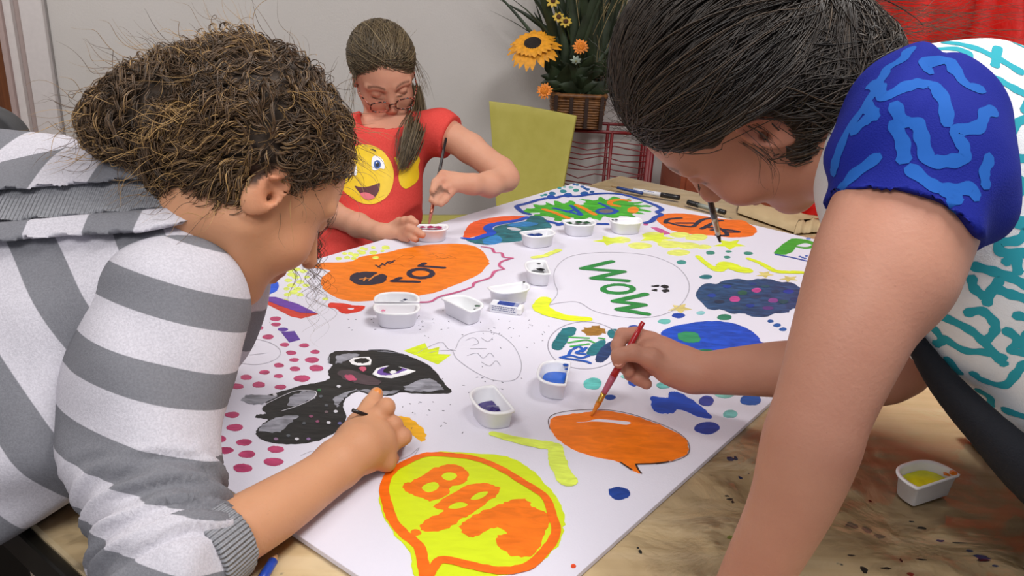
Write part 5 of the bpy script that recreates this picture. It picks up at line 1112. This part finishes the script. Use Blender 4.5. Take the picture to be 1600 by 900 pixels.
# stool under her
st_ = empty('stool', [hip3[0], hip3[1], 0], 'grey stool under the girl in the red T-shirt', 'stool')
m = MB(); m.tube([hip3 * [1, 1, 0] + [0, 0, .385], hip3 * [1, 1, 0] + [0, 0, .41], hip3 * [1, 1, 0] + [0, 0, .42]], [.17, .175, .16], 24); m.build('seat', plain('6a6a66', .5), st_)
for k in range(4):
    a = math.pi / 4 + k * math.pi / 2; d = np.array([math.cos(a), math.sin(a), 0]); MB().tube([hip3 * [1, 1, 0] + d * .11 + [0, 0, .39], hip3 * [1, 1, 0] + d * .17], .011, 8).build('leg', plain('4a4a48', .4), st_)
# hair
s = SDF(); s.frame = (O3, hb3, sc3); s.ell((-.018, 0, .042), (.094, .077, .077), .01); s.ell((.015, 0, .068), (.052, .056, .040), .03); s.frame = None
cn3 = (np.array([1, 0, -1.15]) @ hb3 / math.hypot(1, 1.15)).astype(np.float32); cp3 = L3(0, 0, -.004).astype(np.float32); s.fn(lambda p, d: np.maximum(d, (p - cp3) @ cn3))
s.frame = (O3, hb3, sc3)
for y in (1, -1): s.ell((.006, y * .092, -.012), (.028, .030, .034), .008, 's')
s.ell((.112, 0, -.004), (.072, .060, .080), .006, 's')
s.cone((-.04, .062, -.01), (-.035, .068, -.04), .018, .014, .02); s.frame = None
hb3ase = s; o, V, Q = organic('hair_base', s, MUND2, G3, .005)
nv = normals(V, Q); loc = (V - O3) @ hb3.T / sc3
part = L3(-.045, .070, -.015)
fr_ = (loc[:, 0] > .015)
facez = lambda C: ((((C - O3) @ hb3.T / sc3 - np.array([.112, 0, -.004])) / np.array([.070, .056, .077])) ** 2).sum(-1).min(1) > 1
S = pick(1500, fr_); C = flow(hb3ase, S, L3(-.085, .01, .03), 18, depthoff(S, 18, .001, .007), .004, L3(-.02, 0, .03), .02); kp = facez(C); C, S = C[kp], S[kp]; tubes('swept_hair', C, RNG.uniform(.0006, .0011, len(S)), MFAIR, G3, tone=grp(S, 4, 34))
S = pick(900, loc[:, 2] > -.05); C = flow(hb3ase, S, part, 18, depthoff(S, 18, .001, .006), .004, L3(-.02, 0, .03), .012); kp = facez(C); C, S = C[kp], S[kp]; tubes('side_swept_hair', C, RNG.uniform(.0006, .001, len(S)), MFAIR, G3, tone=grp(S, 5, 34))
strandfan([(648,138,1.95),(653,176,1.915),(646,205,1.86),(637,238,1.83),(626,266,1.82)], 480, (.005,.007,.011,.009,.003), .0008, .004, MFAIR, G3, 'ponytail', tone=RNG.uniform(0, .75, 480), len_=(.75, 1))
strandfan([(556,100,1.86),(550,140,1.85),(545,180,1.85),(538,215,1.84)], 14, (.002,.006,.008,.010), .0004, .008, MFAIR, G3, 'loose_strand', len_=(.4, 1)); strandfan([(645,90,1.88),(660,125,1.87),(667,152,1.87)], 14, (.002,.006,.008), .0004, .006, MFAIR, G3, 'loose_strand')
S = pick(240, loc[:, 2] > 0); C = S[:, None] + np.linspace(0, 1, 10)[None, :, None] * (RNG.normal(0, 1, (240, 1, 3)) * .012) + RNG.normal(0, .0008, (240, 10, 3)); tubes('flyaway_hair', C, .0003, MFAIR, G3, tone=RNG.uniform(.5, 1, 240))
# glasses (worn, a thing of its own)
gl3 = empty('glasses', L3(.105, 0, 0), 'tortoiseshell glasses worn low by the girl in the red T-shirt', 'glasses')
mtor = MT('tortoiseshell', .2); mtor.base(mtor.ramp(mtor.noise(190, 3), [(.45, '2a1512'), (.55, 'b0604c')]))
def GP(y, z, x=.112): return L3(x - .10 * abs(y) * abs(y) / .06, y, z - .012)
for y0 in (.031, -.031):
    ring = [GP(y0 + .0235 * math.copysign(abs(math.cos(t)) ** .7, math.cos(t)), .0150 * math.copysign(abs(math.sin(t)) ** .75, math.sin(t))) for t in np.linspace(0, 6.2832, 25)]
    m = MB(); m.tube(ring, .0017, 6, False); m.build('rim', mtor.m, gl3, True)
    ml = bpy.data.materials.get('lens_glass')
    if not ml:
        ml = bpy.data.materials.new('lens_glass'); ml.use_nodes = True; b_ = ml.node_tree.nodes['Principled BSDF']; b_.inputs['Transmission Weight'].default_value = 1; b_.inputs['Roughness'].default_value = 0; b_.inputs['IOR'].default_value = 1.02
    mesh('lens', [GP(y0, 0)] + ring[:-1], [(0, i + 1, (i + 1) % 24 + 1) for i in range(24)], ml, gl3)
MB().tube([GP(-.0085, .004), GP(0, .0065, .114), GP(.0085, .004)], .0016, 6).build('bridge', mtor.m, gl3, True)
for y in (1, -1): MB().tube([GP(y * .0545, .006), L3(.07, y * .071, .000), L3(.0, y * .078, .006), L3(-.02, y * .078, -.012)], .0015, 6).build('temple', mtor.m, gl3, True)
# ------------------------------------------------------------------ brushes, pencil, markers, paper
def brush(label, pts, parts, base=None):
    """parts: (name, t0, t1, r0, r1, colour, rough) along the straight line pts[0] -> pts[1]"""
    a, b = pts; e = empty('paintbrush', b, label, 'paintbrush')
    for nm, t0, t1, r0, r1, c, ro in parts:
        MB().tube([a + (b - a) * (t0 + (t1 - t0) * k / 4) for k in range(5)], [r0 + (r1 - r0) * k / 4 for k in range(5)], 10).build(nm, plain(c, ro, .08, metal=1 if nm == 'ferrule' and ro < .35 else 0), e, True)
    return e
brush('red-handled paintbrush held over the orange bubble, its bristles orange with paint', (P(1005,503,1.037), onz(924, 650, ZB + .001)),
      [('handle', 0, .58, .0030, .0046, 'a81c22', .25), ('painted_collar', .58, .76, .0046, .0036, 'b0586c', .3), ('ferrule', .76, .86, .0036, .0034, 'd8a850', .3), ('bristles', .86, 1, .0036, .0012, 'd07a1c', .6)])
brush('thin dark paintbrush in the fist of the curly-haired girl', (P(551,641,.893), P(616,664,.930)),
      [('handle', 0, .8, .0021, .0021, '221a1a', .3), ('ferrule', .8, .92, .0021, .002, 'b8b8b8', .3), ('bristles', .92, 1, .002, .001, 'c07a30', .7)])
brush('slim black paintbrush held in the mouth of the dark-haired girl', (P(1105, 294, float(-((L2(.100, -.004, -.055) - CAM) @ RT)[2])), P(1125,378,.985)),
      [('handle', 0, .52, .0030, .0036, '17151a', .3), ('ferrule', .52, .84, .0036, .0030, 'cfc8b8', .3), ('bristles', .84, 1, .003, .0012, '26242c', .7)])
brush('black paintbrush dipped in the pink cup by the girl in the red T-shirt', (P(697,216,1.73), onz(670, 352, ZB + .018)),
      [('handle', 0, .72, .0026, .0042, '1a1618', .3), ('ferrule', .72, .88, .0038, .0034, 'c8806c', .3), ('bristles', .88, 1, .0034, .0015, 'a85a50', .7)])
zt = ZT + .0045
def pen(name, label, a, b, parts, r=.0055, cat='marker', z=None):
    z = zt + r + .002 if z is None else z; A_, B_ = onz(*a, z), onz(*b, z); e = empty(name, (A_ + B_) / 2, label, cat)
    for nm, t0, t1, rr0, rr1, c in parts: MB().tube([A_ + (B_ - A_) * (t0 + (t1 - t0) * k / 3) for k in range(4)], [rr0 + (rr1 - rr0) * k / 3 for k in range(4)], 10).build(nm, plain(c, .35, .05), e, True)
    return e, A_, B_
pen('paintbrush', 'blue-handled paintbrush on the table beyond the far board corner', (955,291), (1004,302), [('bristles', 0, .2, .001, .002, '8a6a3a'), ('handle', .2, 1, .0035, .004, '1c3a78')], .004, 'paintbrush')
e, A_, B_ = pen('marker', 'white marker with black cap lying beyond the green burst', (990,297), (1062,309), [('barrel', 0, .6, .0052, .0055, 'd0d0d6'), ('cap', .6, 1, .0062, .006, '16161a')])
m = MB(); 
for k in range(7): m.box(A_ + (B_ - A_) * (.22 + .035 * k) + [0, -.0045, .0032], (.0018, .0006, .003)); 
m.build('printed_lettering', plain('2a3a8a', .5), e)
pen('marker', 'dark-capped marker half hidden by the paintbrush near the orange oval', (1075,316), (1133,332), [('cap', 0, .3, .0062, .006, '16161a'), ('barrel', .3, .84, .0052, .0052, '8a9088'), ('end_plug', .84, 1, .0056, .0056, '16161a')])
pn_, A_, B_ = pen('pencil', 'blue pencil with a sharpened tip on the table by the ribbed cuff', (434,865), (405,912), [('lead', 0, .06, .0004, .001, '2a2a2e'), ('sharpened_wood', .06, .26, .001, .0042, 'b58a5c'), ('shaft', .26, 1, .0044, .0044, '1a48b0')], .0044, 'pencil')
# brown paper along the far table edge
def strip(name, label, cols, z0, amp, colr, seed):
    n = 26; m = MB(); 
    for j, (pa, pb) in enumerate(cols):
        for i in range(n):
            t = i / (n - 1); p = onz(pa[0] + (pb[0] - pa[0]) * t, pa[1] + (pb[1] - pa[1]) * t, ZT + .004); p[2] += z0[j] + amp * (math.sin(t * 17 + j * 1.3 + seed) + .6 * math.sin(t * 41 + j * 2 + seed)) * (1 if 0 < j else .2)
            m.v.append(tuple(p))
    for j in range(len(cols) - 1):
        for i in range(n - 1): m.f.append((j*n+i, j*n+i+1, (j+1)*n+i+1, (j+1)*n+i))
    o = m.build(name, colr, None, True); md = o.modifiers.new('thickness', 'SOLIDIFY'); md.thickness = .0006; tag(o, label, 'paper'); return o
mpap = MT('brown_paper', .7); mpap.base(mpap.ramp(mpap.noise(14, 5), [(.3, 'a8906a'), (.7, 'bda680')]))
strip('wrapping_paper', 'crumpled brown paper strip lying along the far table edge', [((1152,333),(1242,364)), ((1154,326),(1246,352)), ((1156,320),(1290,348)), ((1160,316),(1300,343))], (.001, .012, .010, .002), .0015, mpap.m, 1)
strip('wrapping_paper', 'small torn scrap of brown paper near the green letter', [((1240,366),(1290,362)), ((1243,358),(1292,352)), ((1246,350),(1298,344))], (.001, .014, .008), .003, mpap.m, 4)
# ------------------------------------------------------------------ background: shell chair, flower stand, cabinet, red cloth
mch = MT('lime_shell', .5); mch.base(mch.ramp(mch.noise(30, 3), [(.3, 'b2a94e'), (.7, 'b9b056')]))
ch = empty('shell_chair', [onY(820, 300, 2.75)[0], 2.7, 0], 'lime green moulded shell chair standing by the wall', 'chair')
tl, tr_, bl, br = onY(764,158,2.80), onY(900,181,2.68), onY(776,335,2.72), onY(872,335,2.62)
prof = []; n1 = 12
dseat = np.array([-1, -.06, 0]); dseat /= np.linalg.norm(dseat)
rows = []
for k in range(n1 + 1):
    t = k / n1; a, b = tl + (bl - tl) * t, tr_ + (br - tr_) * t; bow = .012 * math.sin(t * 3.1); rows.append([a * (1 - s_) + b * s_ + np.array([-.01, .03, 0]) * math.sin(math.pi * s_) + np.array([0, bow, 0]) for s_ in np.linspace(0, 1, 9)])
me_ = MB()
for r in rows: me_.v += [tuple(p) for p in r]
for j in range(n1):
    for i in range(8): me_.f.append((j*9+i, (j+1)*9+i, (j+1)*9+i+1, j*9+i+1))
o = me_.build('backrest', mch.m, ch, True); md = o.modifiers.new('thickness', 'SOLIDIFY'); md.thickness = .009; md = o.modifiers.new('soft_edge', 'BEVEL'); md.width = .002; md.segments = 2
ls, rs_ = bl, br; zs = .455; m = MB(); path = []
for k in range(7): a = k / 6 * math.pi / 2; path.append((.05 * (1 - math.cos(a)), bl[2] - (bl[2] - zs) * math.sin(a)))
path += [(.05 + .38 * t, zs - .008 * math.sin(t * 3.1)) for t in np.linspace(.1, 1, 8)]
for (dx, z) in path:
    for s_ in np.linspace(0, 1, 9): p = ls + (rs_ - ls) * s_ + dseat * dx; m.v.append((p[0], p[1], z))
for j in range(len(path) - 1):
    for i in range(8): m.f.append((j*9+i, (j+1)*9+i, (j+1)*9+i+1, j*9+i+1))
o = m.build('seat', mch.m, ch, True); md = o.modifiers.new('thickness', 'SOLIDIFY'); md.thickness = .009
for i, (dx, s_) in enumerate(((.06, .1), (.06, .9), (.38, .1), (.38, .9))):
    p = ls + (rs_ - ls) * s_ + dseat * dx; MB().tube([(p[0], p[1], zs - .008), (p[0] + (.03 if i < 2 else -.03), p[1], .001)], .010, 8).build('leg', plain('8a8a8a', .3, metal=1), ch, True)
# red wire stand
sx0, sx1 = onY(880, 200, 2.9)[0], onY(1012, 250, 2.9)[0]; sx0 += .06; stn = empty('wire_stand', [(sx0 + sx1) / 2, 2.90, 0], 'red wire stand under the flower basket', 'plant stand')
mrw = plain('7a1c20', .4); zt_ = onY(900, 196, 2.9)[2]
for x in (sx0 - .06, sx0 + .10, (sx0 + sx1) / 2 + .11, sx1):
    for y in (2.83, 2.98):
        MB().tube([(x, y, .0), (x, y, zt_)], .006 if abs(x - (sx0 + sx1) / 2 - .11) > .01 else .010, 6).build('post', mrw, stn, True)
for y in (2.83, 2.98): MB().tube([(sx0 - .06, y, zt_ - .004), (sx1, y, zt_ - .004)], .006, 6).build('rail', mrw, stn, True)
rr = random.Random(3)
for k in range(34):
    z = .06 + k * (zt_ - .08) / 34; x = sx0 - .06; pts = []; sg = 1
    while x < sx1: pts.append((x, 2.83 + rr.uniform(-.004, .004), z + sg * rr.uniform(0, .012))); x += rr.uniform(.05, .12); sg = -sg
    pts.append((sx1, 2.83, z)); MB().tube(pts, .0021, 5).build('wire', mrw, stn, True)
# basket
bc = np.array([(onY(860, 150, 2.90)[0] + onY(945, 150, 2.90)[0]) / 2, 2.90, 0]); zb0, zb1 = zt_ + .004, onY(900, 143, 2.86)[2]; bw, bdp = onY(945, 150, 2.78)[0] - onY(858, 150, 2.78)[0], .20
bk = empty('wicker_basket', [bc[0], bc[1], zb0], 'brown wicker basket full of flowers on the red stand', 'basket')
mwk = MT('wicker', .55); mwk.base(mwk.ramp(mwk.noise(60, 4), [(.3, '4a2a12'), (.7, '8a5a2a')])); nrow = 13
def rrect(w_, d_, r, n=6):
    out = []
    for cx, cy, a0 in ((1,1,0),(-1,1,90),(-1,-1,180),(1,-1,270)):
        for i in range(n): a = math.radians(a0 + 90 * i / (n-1)); out.append((cx * (w_/2 - r) + r * math.cos(a), cy * (d_/2 - r) + r * math.sin(a)))
    return out
for k in range(nrow):
    t = k / (nrow - 1); z = zb0 + .006 + (zb1 - zb0 - .012) * t; rg = rrect(bw * (.90 + .10 * t), bdp * (.9 + .1 * t), .03)
    pts = [(bc[0] + x + .0015 * math.sin(i * 1.9 + k * 3.1), bc[1] + y, z + .001 * math.sin(i * 2.1 + k)) for i, (x, y) in enumerate(rg + rg[:1])]
    MB().tube(pts, .0048 if k < nrow - 1 else .009, 6, False).build('wicker_strand' if k < nrow - 1 else 'rim', mwk.m, bk, True)
for x in (-.42, -.14, .14, .42): MB().box((bc[0] + x * bw, bc[1] - bdp / 2 - .001, (zb0 + zb1) / 2), (.012, .012, zb1 - zb0 - .01)).build('stake', plain('2e180c', .6), bk)
MB().box((bc[0], bc[1], zb0 + .004), (bw * .86, bdp * .86, .006)).build('base', mwk.m, bk); MB().box((bc[0], bc[1], zb1 - .03), (bw * .88, bdp * .86, .02)).build('soil', plain('241a10', .9), bk)
# flowers
mlf = MT('leaf_green', .5); mlf.base(mlf.ramp(mlf.noise(18, 4), [(.3, '16200e'), (.7, '34422a')]))
def petal(m, c, d, nrm, L, w_, droop):
    s_ = np.cross(nrm, d); pts = []
    for t, ww in ((0, .35), (.35, 1), (.75, .8), (1, .08)):
        p = c + d * L * t - nrm * droop * L * t * t
        m.v += [tuple(p - s_ * w_ * ww / 2), tuple(p + nrm * w_ * .12), tuple(p + s_ * w_ * ww / 2)]
    o = len(m.v) - 12
    for j in range(3):
        for i in range(2): m.f.append((o+j*3+i, o+j*3+i+1, o+j*3+3+i+1, o+j*3+3+i))
def stem(e, a, b, r=.0028, col='34401c'):
    mid = (a + b) / 2 + np.array([.015, 0, .01]); MB().tube(catmull([a, mid, b], False, 5), r, 6).build('stem', plain(col, .6), e, True)
def flower(name, label, px, py, y, R, npet, cr_, cpet, cc, nrm, droop=.3, group=None, nlay=1):
    c = onY(px, py, y); e = empty(name, c, label, 'flower', group); nrm = np.array(nrm, float); nrm /= np.linalg.norm(nrm); a1 = np.cross(nrm, [0.1, 0, 1]); a1 /= np.linalg.norm(a1); a2 = np.cross(nrm, a1)
    for l in range(nlay):
        for k in range(npet):
            a = 6.283 * (k + .5 * l) / npet + random.uniform(-.08, .08); m = MB(); d = math.cos(a) * a1 + math.sin(a) * a2 + nrm * (.12 + .35 * l); d /= np.linalg.norm(d)
            petal(m, c + d * cr_ * .6, d, nrm, (R - cr_ * .6) * random.uniform(.85, 1.1) * (1 - .25 * l), R * .30 if npet > 12 else R * .5, droop)
            m.build('petal', plain(cpet, .6, .2, 90), e, True)
    q = SDF(); q.ell(c + nrm * .004, (cr_, cr_, cr_ * .5), M=rotm(a1, nrm)); organic('flower_centre', q, plain(cc, .8, .5, 400, bump=.002), e, max(.002, cr_ * .14))
    stem(e, c - nrm * .006, np.array([bc[0] + (c[0] - bc[0]) * .3, bc[1], zb1 - .01])); return e
up = [-.1, -.55, .83]
flower('sunflower', 'yellow sunflower with dark centre leaning left over the basket', 833, 72, 2.78, .088, 22, .034, 'e0981c', '1c120c', [-.15, -.55, .8], .45, nlay=2)
flower('orange_flower', 'round orange flower above the middle of the basket', 907, 73, 2.76, .026, 14, .014, 'e0842a', 'd87818', [0, -.9, .4], .2, nlay=2)
flower('orange_flower', 'round orange flower hanging over the left basket rim', 851, 142, 2.72, .027, 14, .014, 'e0842a', 'd87818', [-.2, -.9, .4], .2, nlay=2)
for lb, (x, y_, r) in zip(('small yellow flower at the very top of the bouquet', 'small yellow flower just above the sunflower, left one', 'small yellow flower with brown centre above the orange flower'), ((864, 2, .022), (873, 27, .020), (884, 34, .020))): flower('yellow_flower', lb, x, y_, 2.80, r, 8, .008, 'c8a83a', '4a2c12', [0, -.8, .5], .3)
flower('white_flower', 'small pale flower below the round orange flower', 900, 95, 2.77, .018, 7, .004, 'a8b8a8', '8a8a60', [0, -.7, -.3], .4)
fo = MB(); r3 = random.Random(5)
def blade(a, d, L, w_, bend):
    n = 7; pts = [a + d * L * t + np.array([bend * t * t, 0, -abs(bend) * .35 * t * t]) for t in np.linspace(0, 1, n)]; s_ = np.cross(d, [0, 1, 0]); s_ /= np.linalg.norm(s_); o = len(fo.v)
    for i, p in enumerate(pts):
        ww = w_ * math.sin(math.pi * (.12 + .86 * i / (n-1))) / 2; fo.v += [tuple(p - s_ * ww), tuple(p + [0, -.15 * w_, 0]), tuple(p + s_ * ww)]
    for j in range(n-1):
        for i in range(2): fo.f.append((o+j*3+i, o+j*3+i+1, o+j*3+3+i+1, o+j*3+3+i))
for _ in range(170):
    a = np.array([bc[0] + r3.uniform(-.4, .45) * bw, bc[1] + r3.uniform(-.07, .07), zb1 - .01]); d = np.array([r3.gauss(.05, .28), r3.gauss(0, .15), 1]); d /= np.linalg.norm(d)
    blade(a, d, r3.uniform(.15, .55), r3.choice((.006, .012, .03)), r3.gauss(0, .09))
for _ in range(26):
    a = np.array([bc[0] + r3.uniform(-.45, .2) * bw, bc[1] - .06, zb1 + r3.uniform(0, .06)]); d = np.array([r3.uniform(-1, .7), -.2, r3.uniform(.05, .5)]); d /= np.linalg.norm(d); blade(a, d, r3.uniform(.07, .14), .045, r3.gauss(0, .02))
fl = fo.build('foliage', mlf.m, None, True); tag(fl, 'dark green leaves and grasses of the bouquet in the basket', 'foliage', kind='stuff')
gr_ = MB()
for _ in range(60):
    a = np.array([bc[0] + r3.uniform(-.3, .5) * bw, bc[1] + r3.uniform(-.05, .05), zb1 - .01]); d = np.array([r3.gauss(.12, .2), r3.gauss(-.05, .1), 1]); L = r3.uniform(.25, .55); gr_.tube(catmull([a, a + d * L * .5, a + d * L + np.array([r3.gauss(0, .05), 0, 0])], False, 4), [.0012] * 9, 4)
tag(gr_.build('dry_grass', plain('8a7c56', .8), None, True), 'thin dry grass stalks among the bouquet leaves', 'dry grass', kind='stuff')
# cabinet and red cloth
x0, x1 = onY(1063, 290, 2.45)[0], onY(1211, 330, 2.45)[0]
cb = empty('wooden_cabinet', [(x0 + x1) / 2, 2.6, 0], 'reddish brown wooden cabinet behind the dark-haired girl', 'cabinet')
mcb = MT('red_wood', .45); mcb.base(mcb.ramp(mcb.noise(1, 5, .5, vec=mcb.scaled((6, 6, 60))), [(.3, '7a3820'), (.7, '964a2c')]))
MB().box(((x0 + x1) / 2, 2.63, .37), (x1 - x0, .36, .74), bev=.003).build('body', mcb.m, cb)
MB().box(((x0 + x1) / 2, 2.447, .36), (x1 - x0 - .03, .014, .66), bev=.002).build('door', mcb.m, cb); MB().box((x1 - .06, 2.435, .45), (.012, .014, .10), bev=.002).build('handle', plain('9a9a96', .3, metal=1), cb)
n = 70; xs = np.linspace(x1 + .02, x1 + 1.75, n); zs_ = np.linspace(.02, 1.95, 30); XX, ZZ = np.meshgrid(xs, zs_, indexing='ij')
YY = 2.40 + .045 * np.sin(XX * 22 + 1.2 * np.sin(ZZ * 3)) + .03 * np.sin(XX * 47 + ZZ * 4 + 2) + .025 * np.sin(ZZ * 9 + XX * 6) ; idx = np.arange(n * 30).reshape(n, 30)
mrc = MT('red_cloth', .55, .3); mrc.base('d8221a'); mrc.bump(mrc.noise(30, 4), .006)
o = mesh('red_curtain', np.stack([XX, YY, ZZ], -1).reshape(-1, 3), np.stack([idx[:-1, :-1], idx[1:, :-1], idx[1:, 1:], idx[:-1, 1:]], -1).reshape(-1, 4), mrc.m, None, True)
md = o.modifiers.new('thickness', 'SOLIDIFY'); md.thickness = .004; tag(o, 'bright red hanging cloth behind the dark-haired girl', 'curtain')
MB().tube([(xs[0] - .04, 2.40, 1.955), (xs[-1] + .04, 2.40, 1.955)], .012, 10).build('curtain_rail', plain('8a8a8a', .3), o)

# grey office chair behind the curly-haired girl
gc = onY(-20, 200, 2.1); oc = empty('office_chair', [gc[0], 2.1, 0], 'dark grey chair back just visible above the striped back at the left edge', 'chair')
q = SDF(); tpz = onY(0, 172, 2.1)[2]; q.cone((gc[0] - .13, 2.1, tpz - .08), (gc[0] + .02, 2.1, tpz - .08), .075, .075, .02); q.cone((gc[0] - .13, 2.12, tpz - .34), (gc[0] + .02, 2.12, tpz - .34), .07, .07, .2)
q.cone((gc[0] - .055, 2.1, tpz - .1), (gc[0] - .055, 2.12, tpz - .34), .12, .12, .05); q.fn(lambda p, d: np.maximum(d, np.abs(p[:, 1] - 2.11) - .035)); organic('backrest', q, plain('4a4a4c', .8, .1), oc, .009)
MB().box((gc[0] - .055, 1.92, .46), (.40, .40, .07), bev=.02).build('seat', plain('4a4a4c', .8, .1), oc); MB().tube([(gc[0] - .055, 1.92, .06), (gc[0] - .055, 1.92, .43)], .025, 12).build('gas_column', plain('222224', .4), oc)
MB().tube([(gc[0] - .055, 2.14, .44), (gc[0] - .055, 2.17, tpz - .3)], .015, 8).build('back_post', plain('222224', .4), oc)
for k in range(5): a = k * 1.2566; MB().tube([(gc[0] - .055, 1.92, .07), (gc[0] - .055 + .26 * math.cos(a), 1.92 + .26 * math.sin(a), .03)], [.02, .014], 8).build('foot', plain('222224', .4), oc)
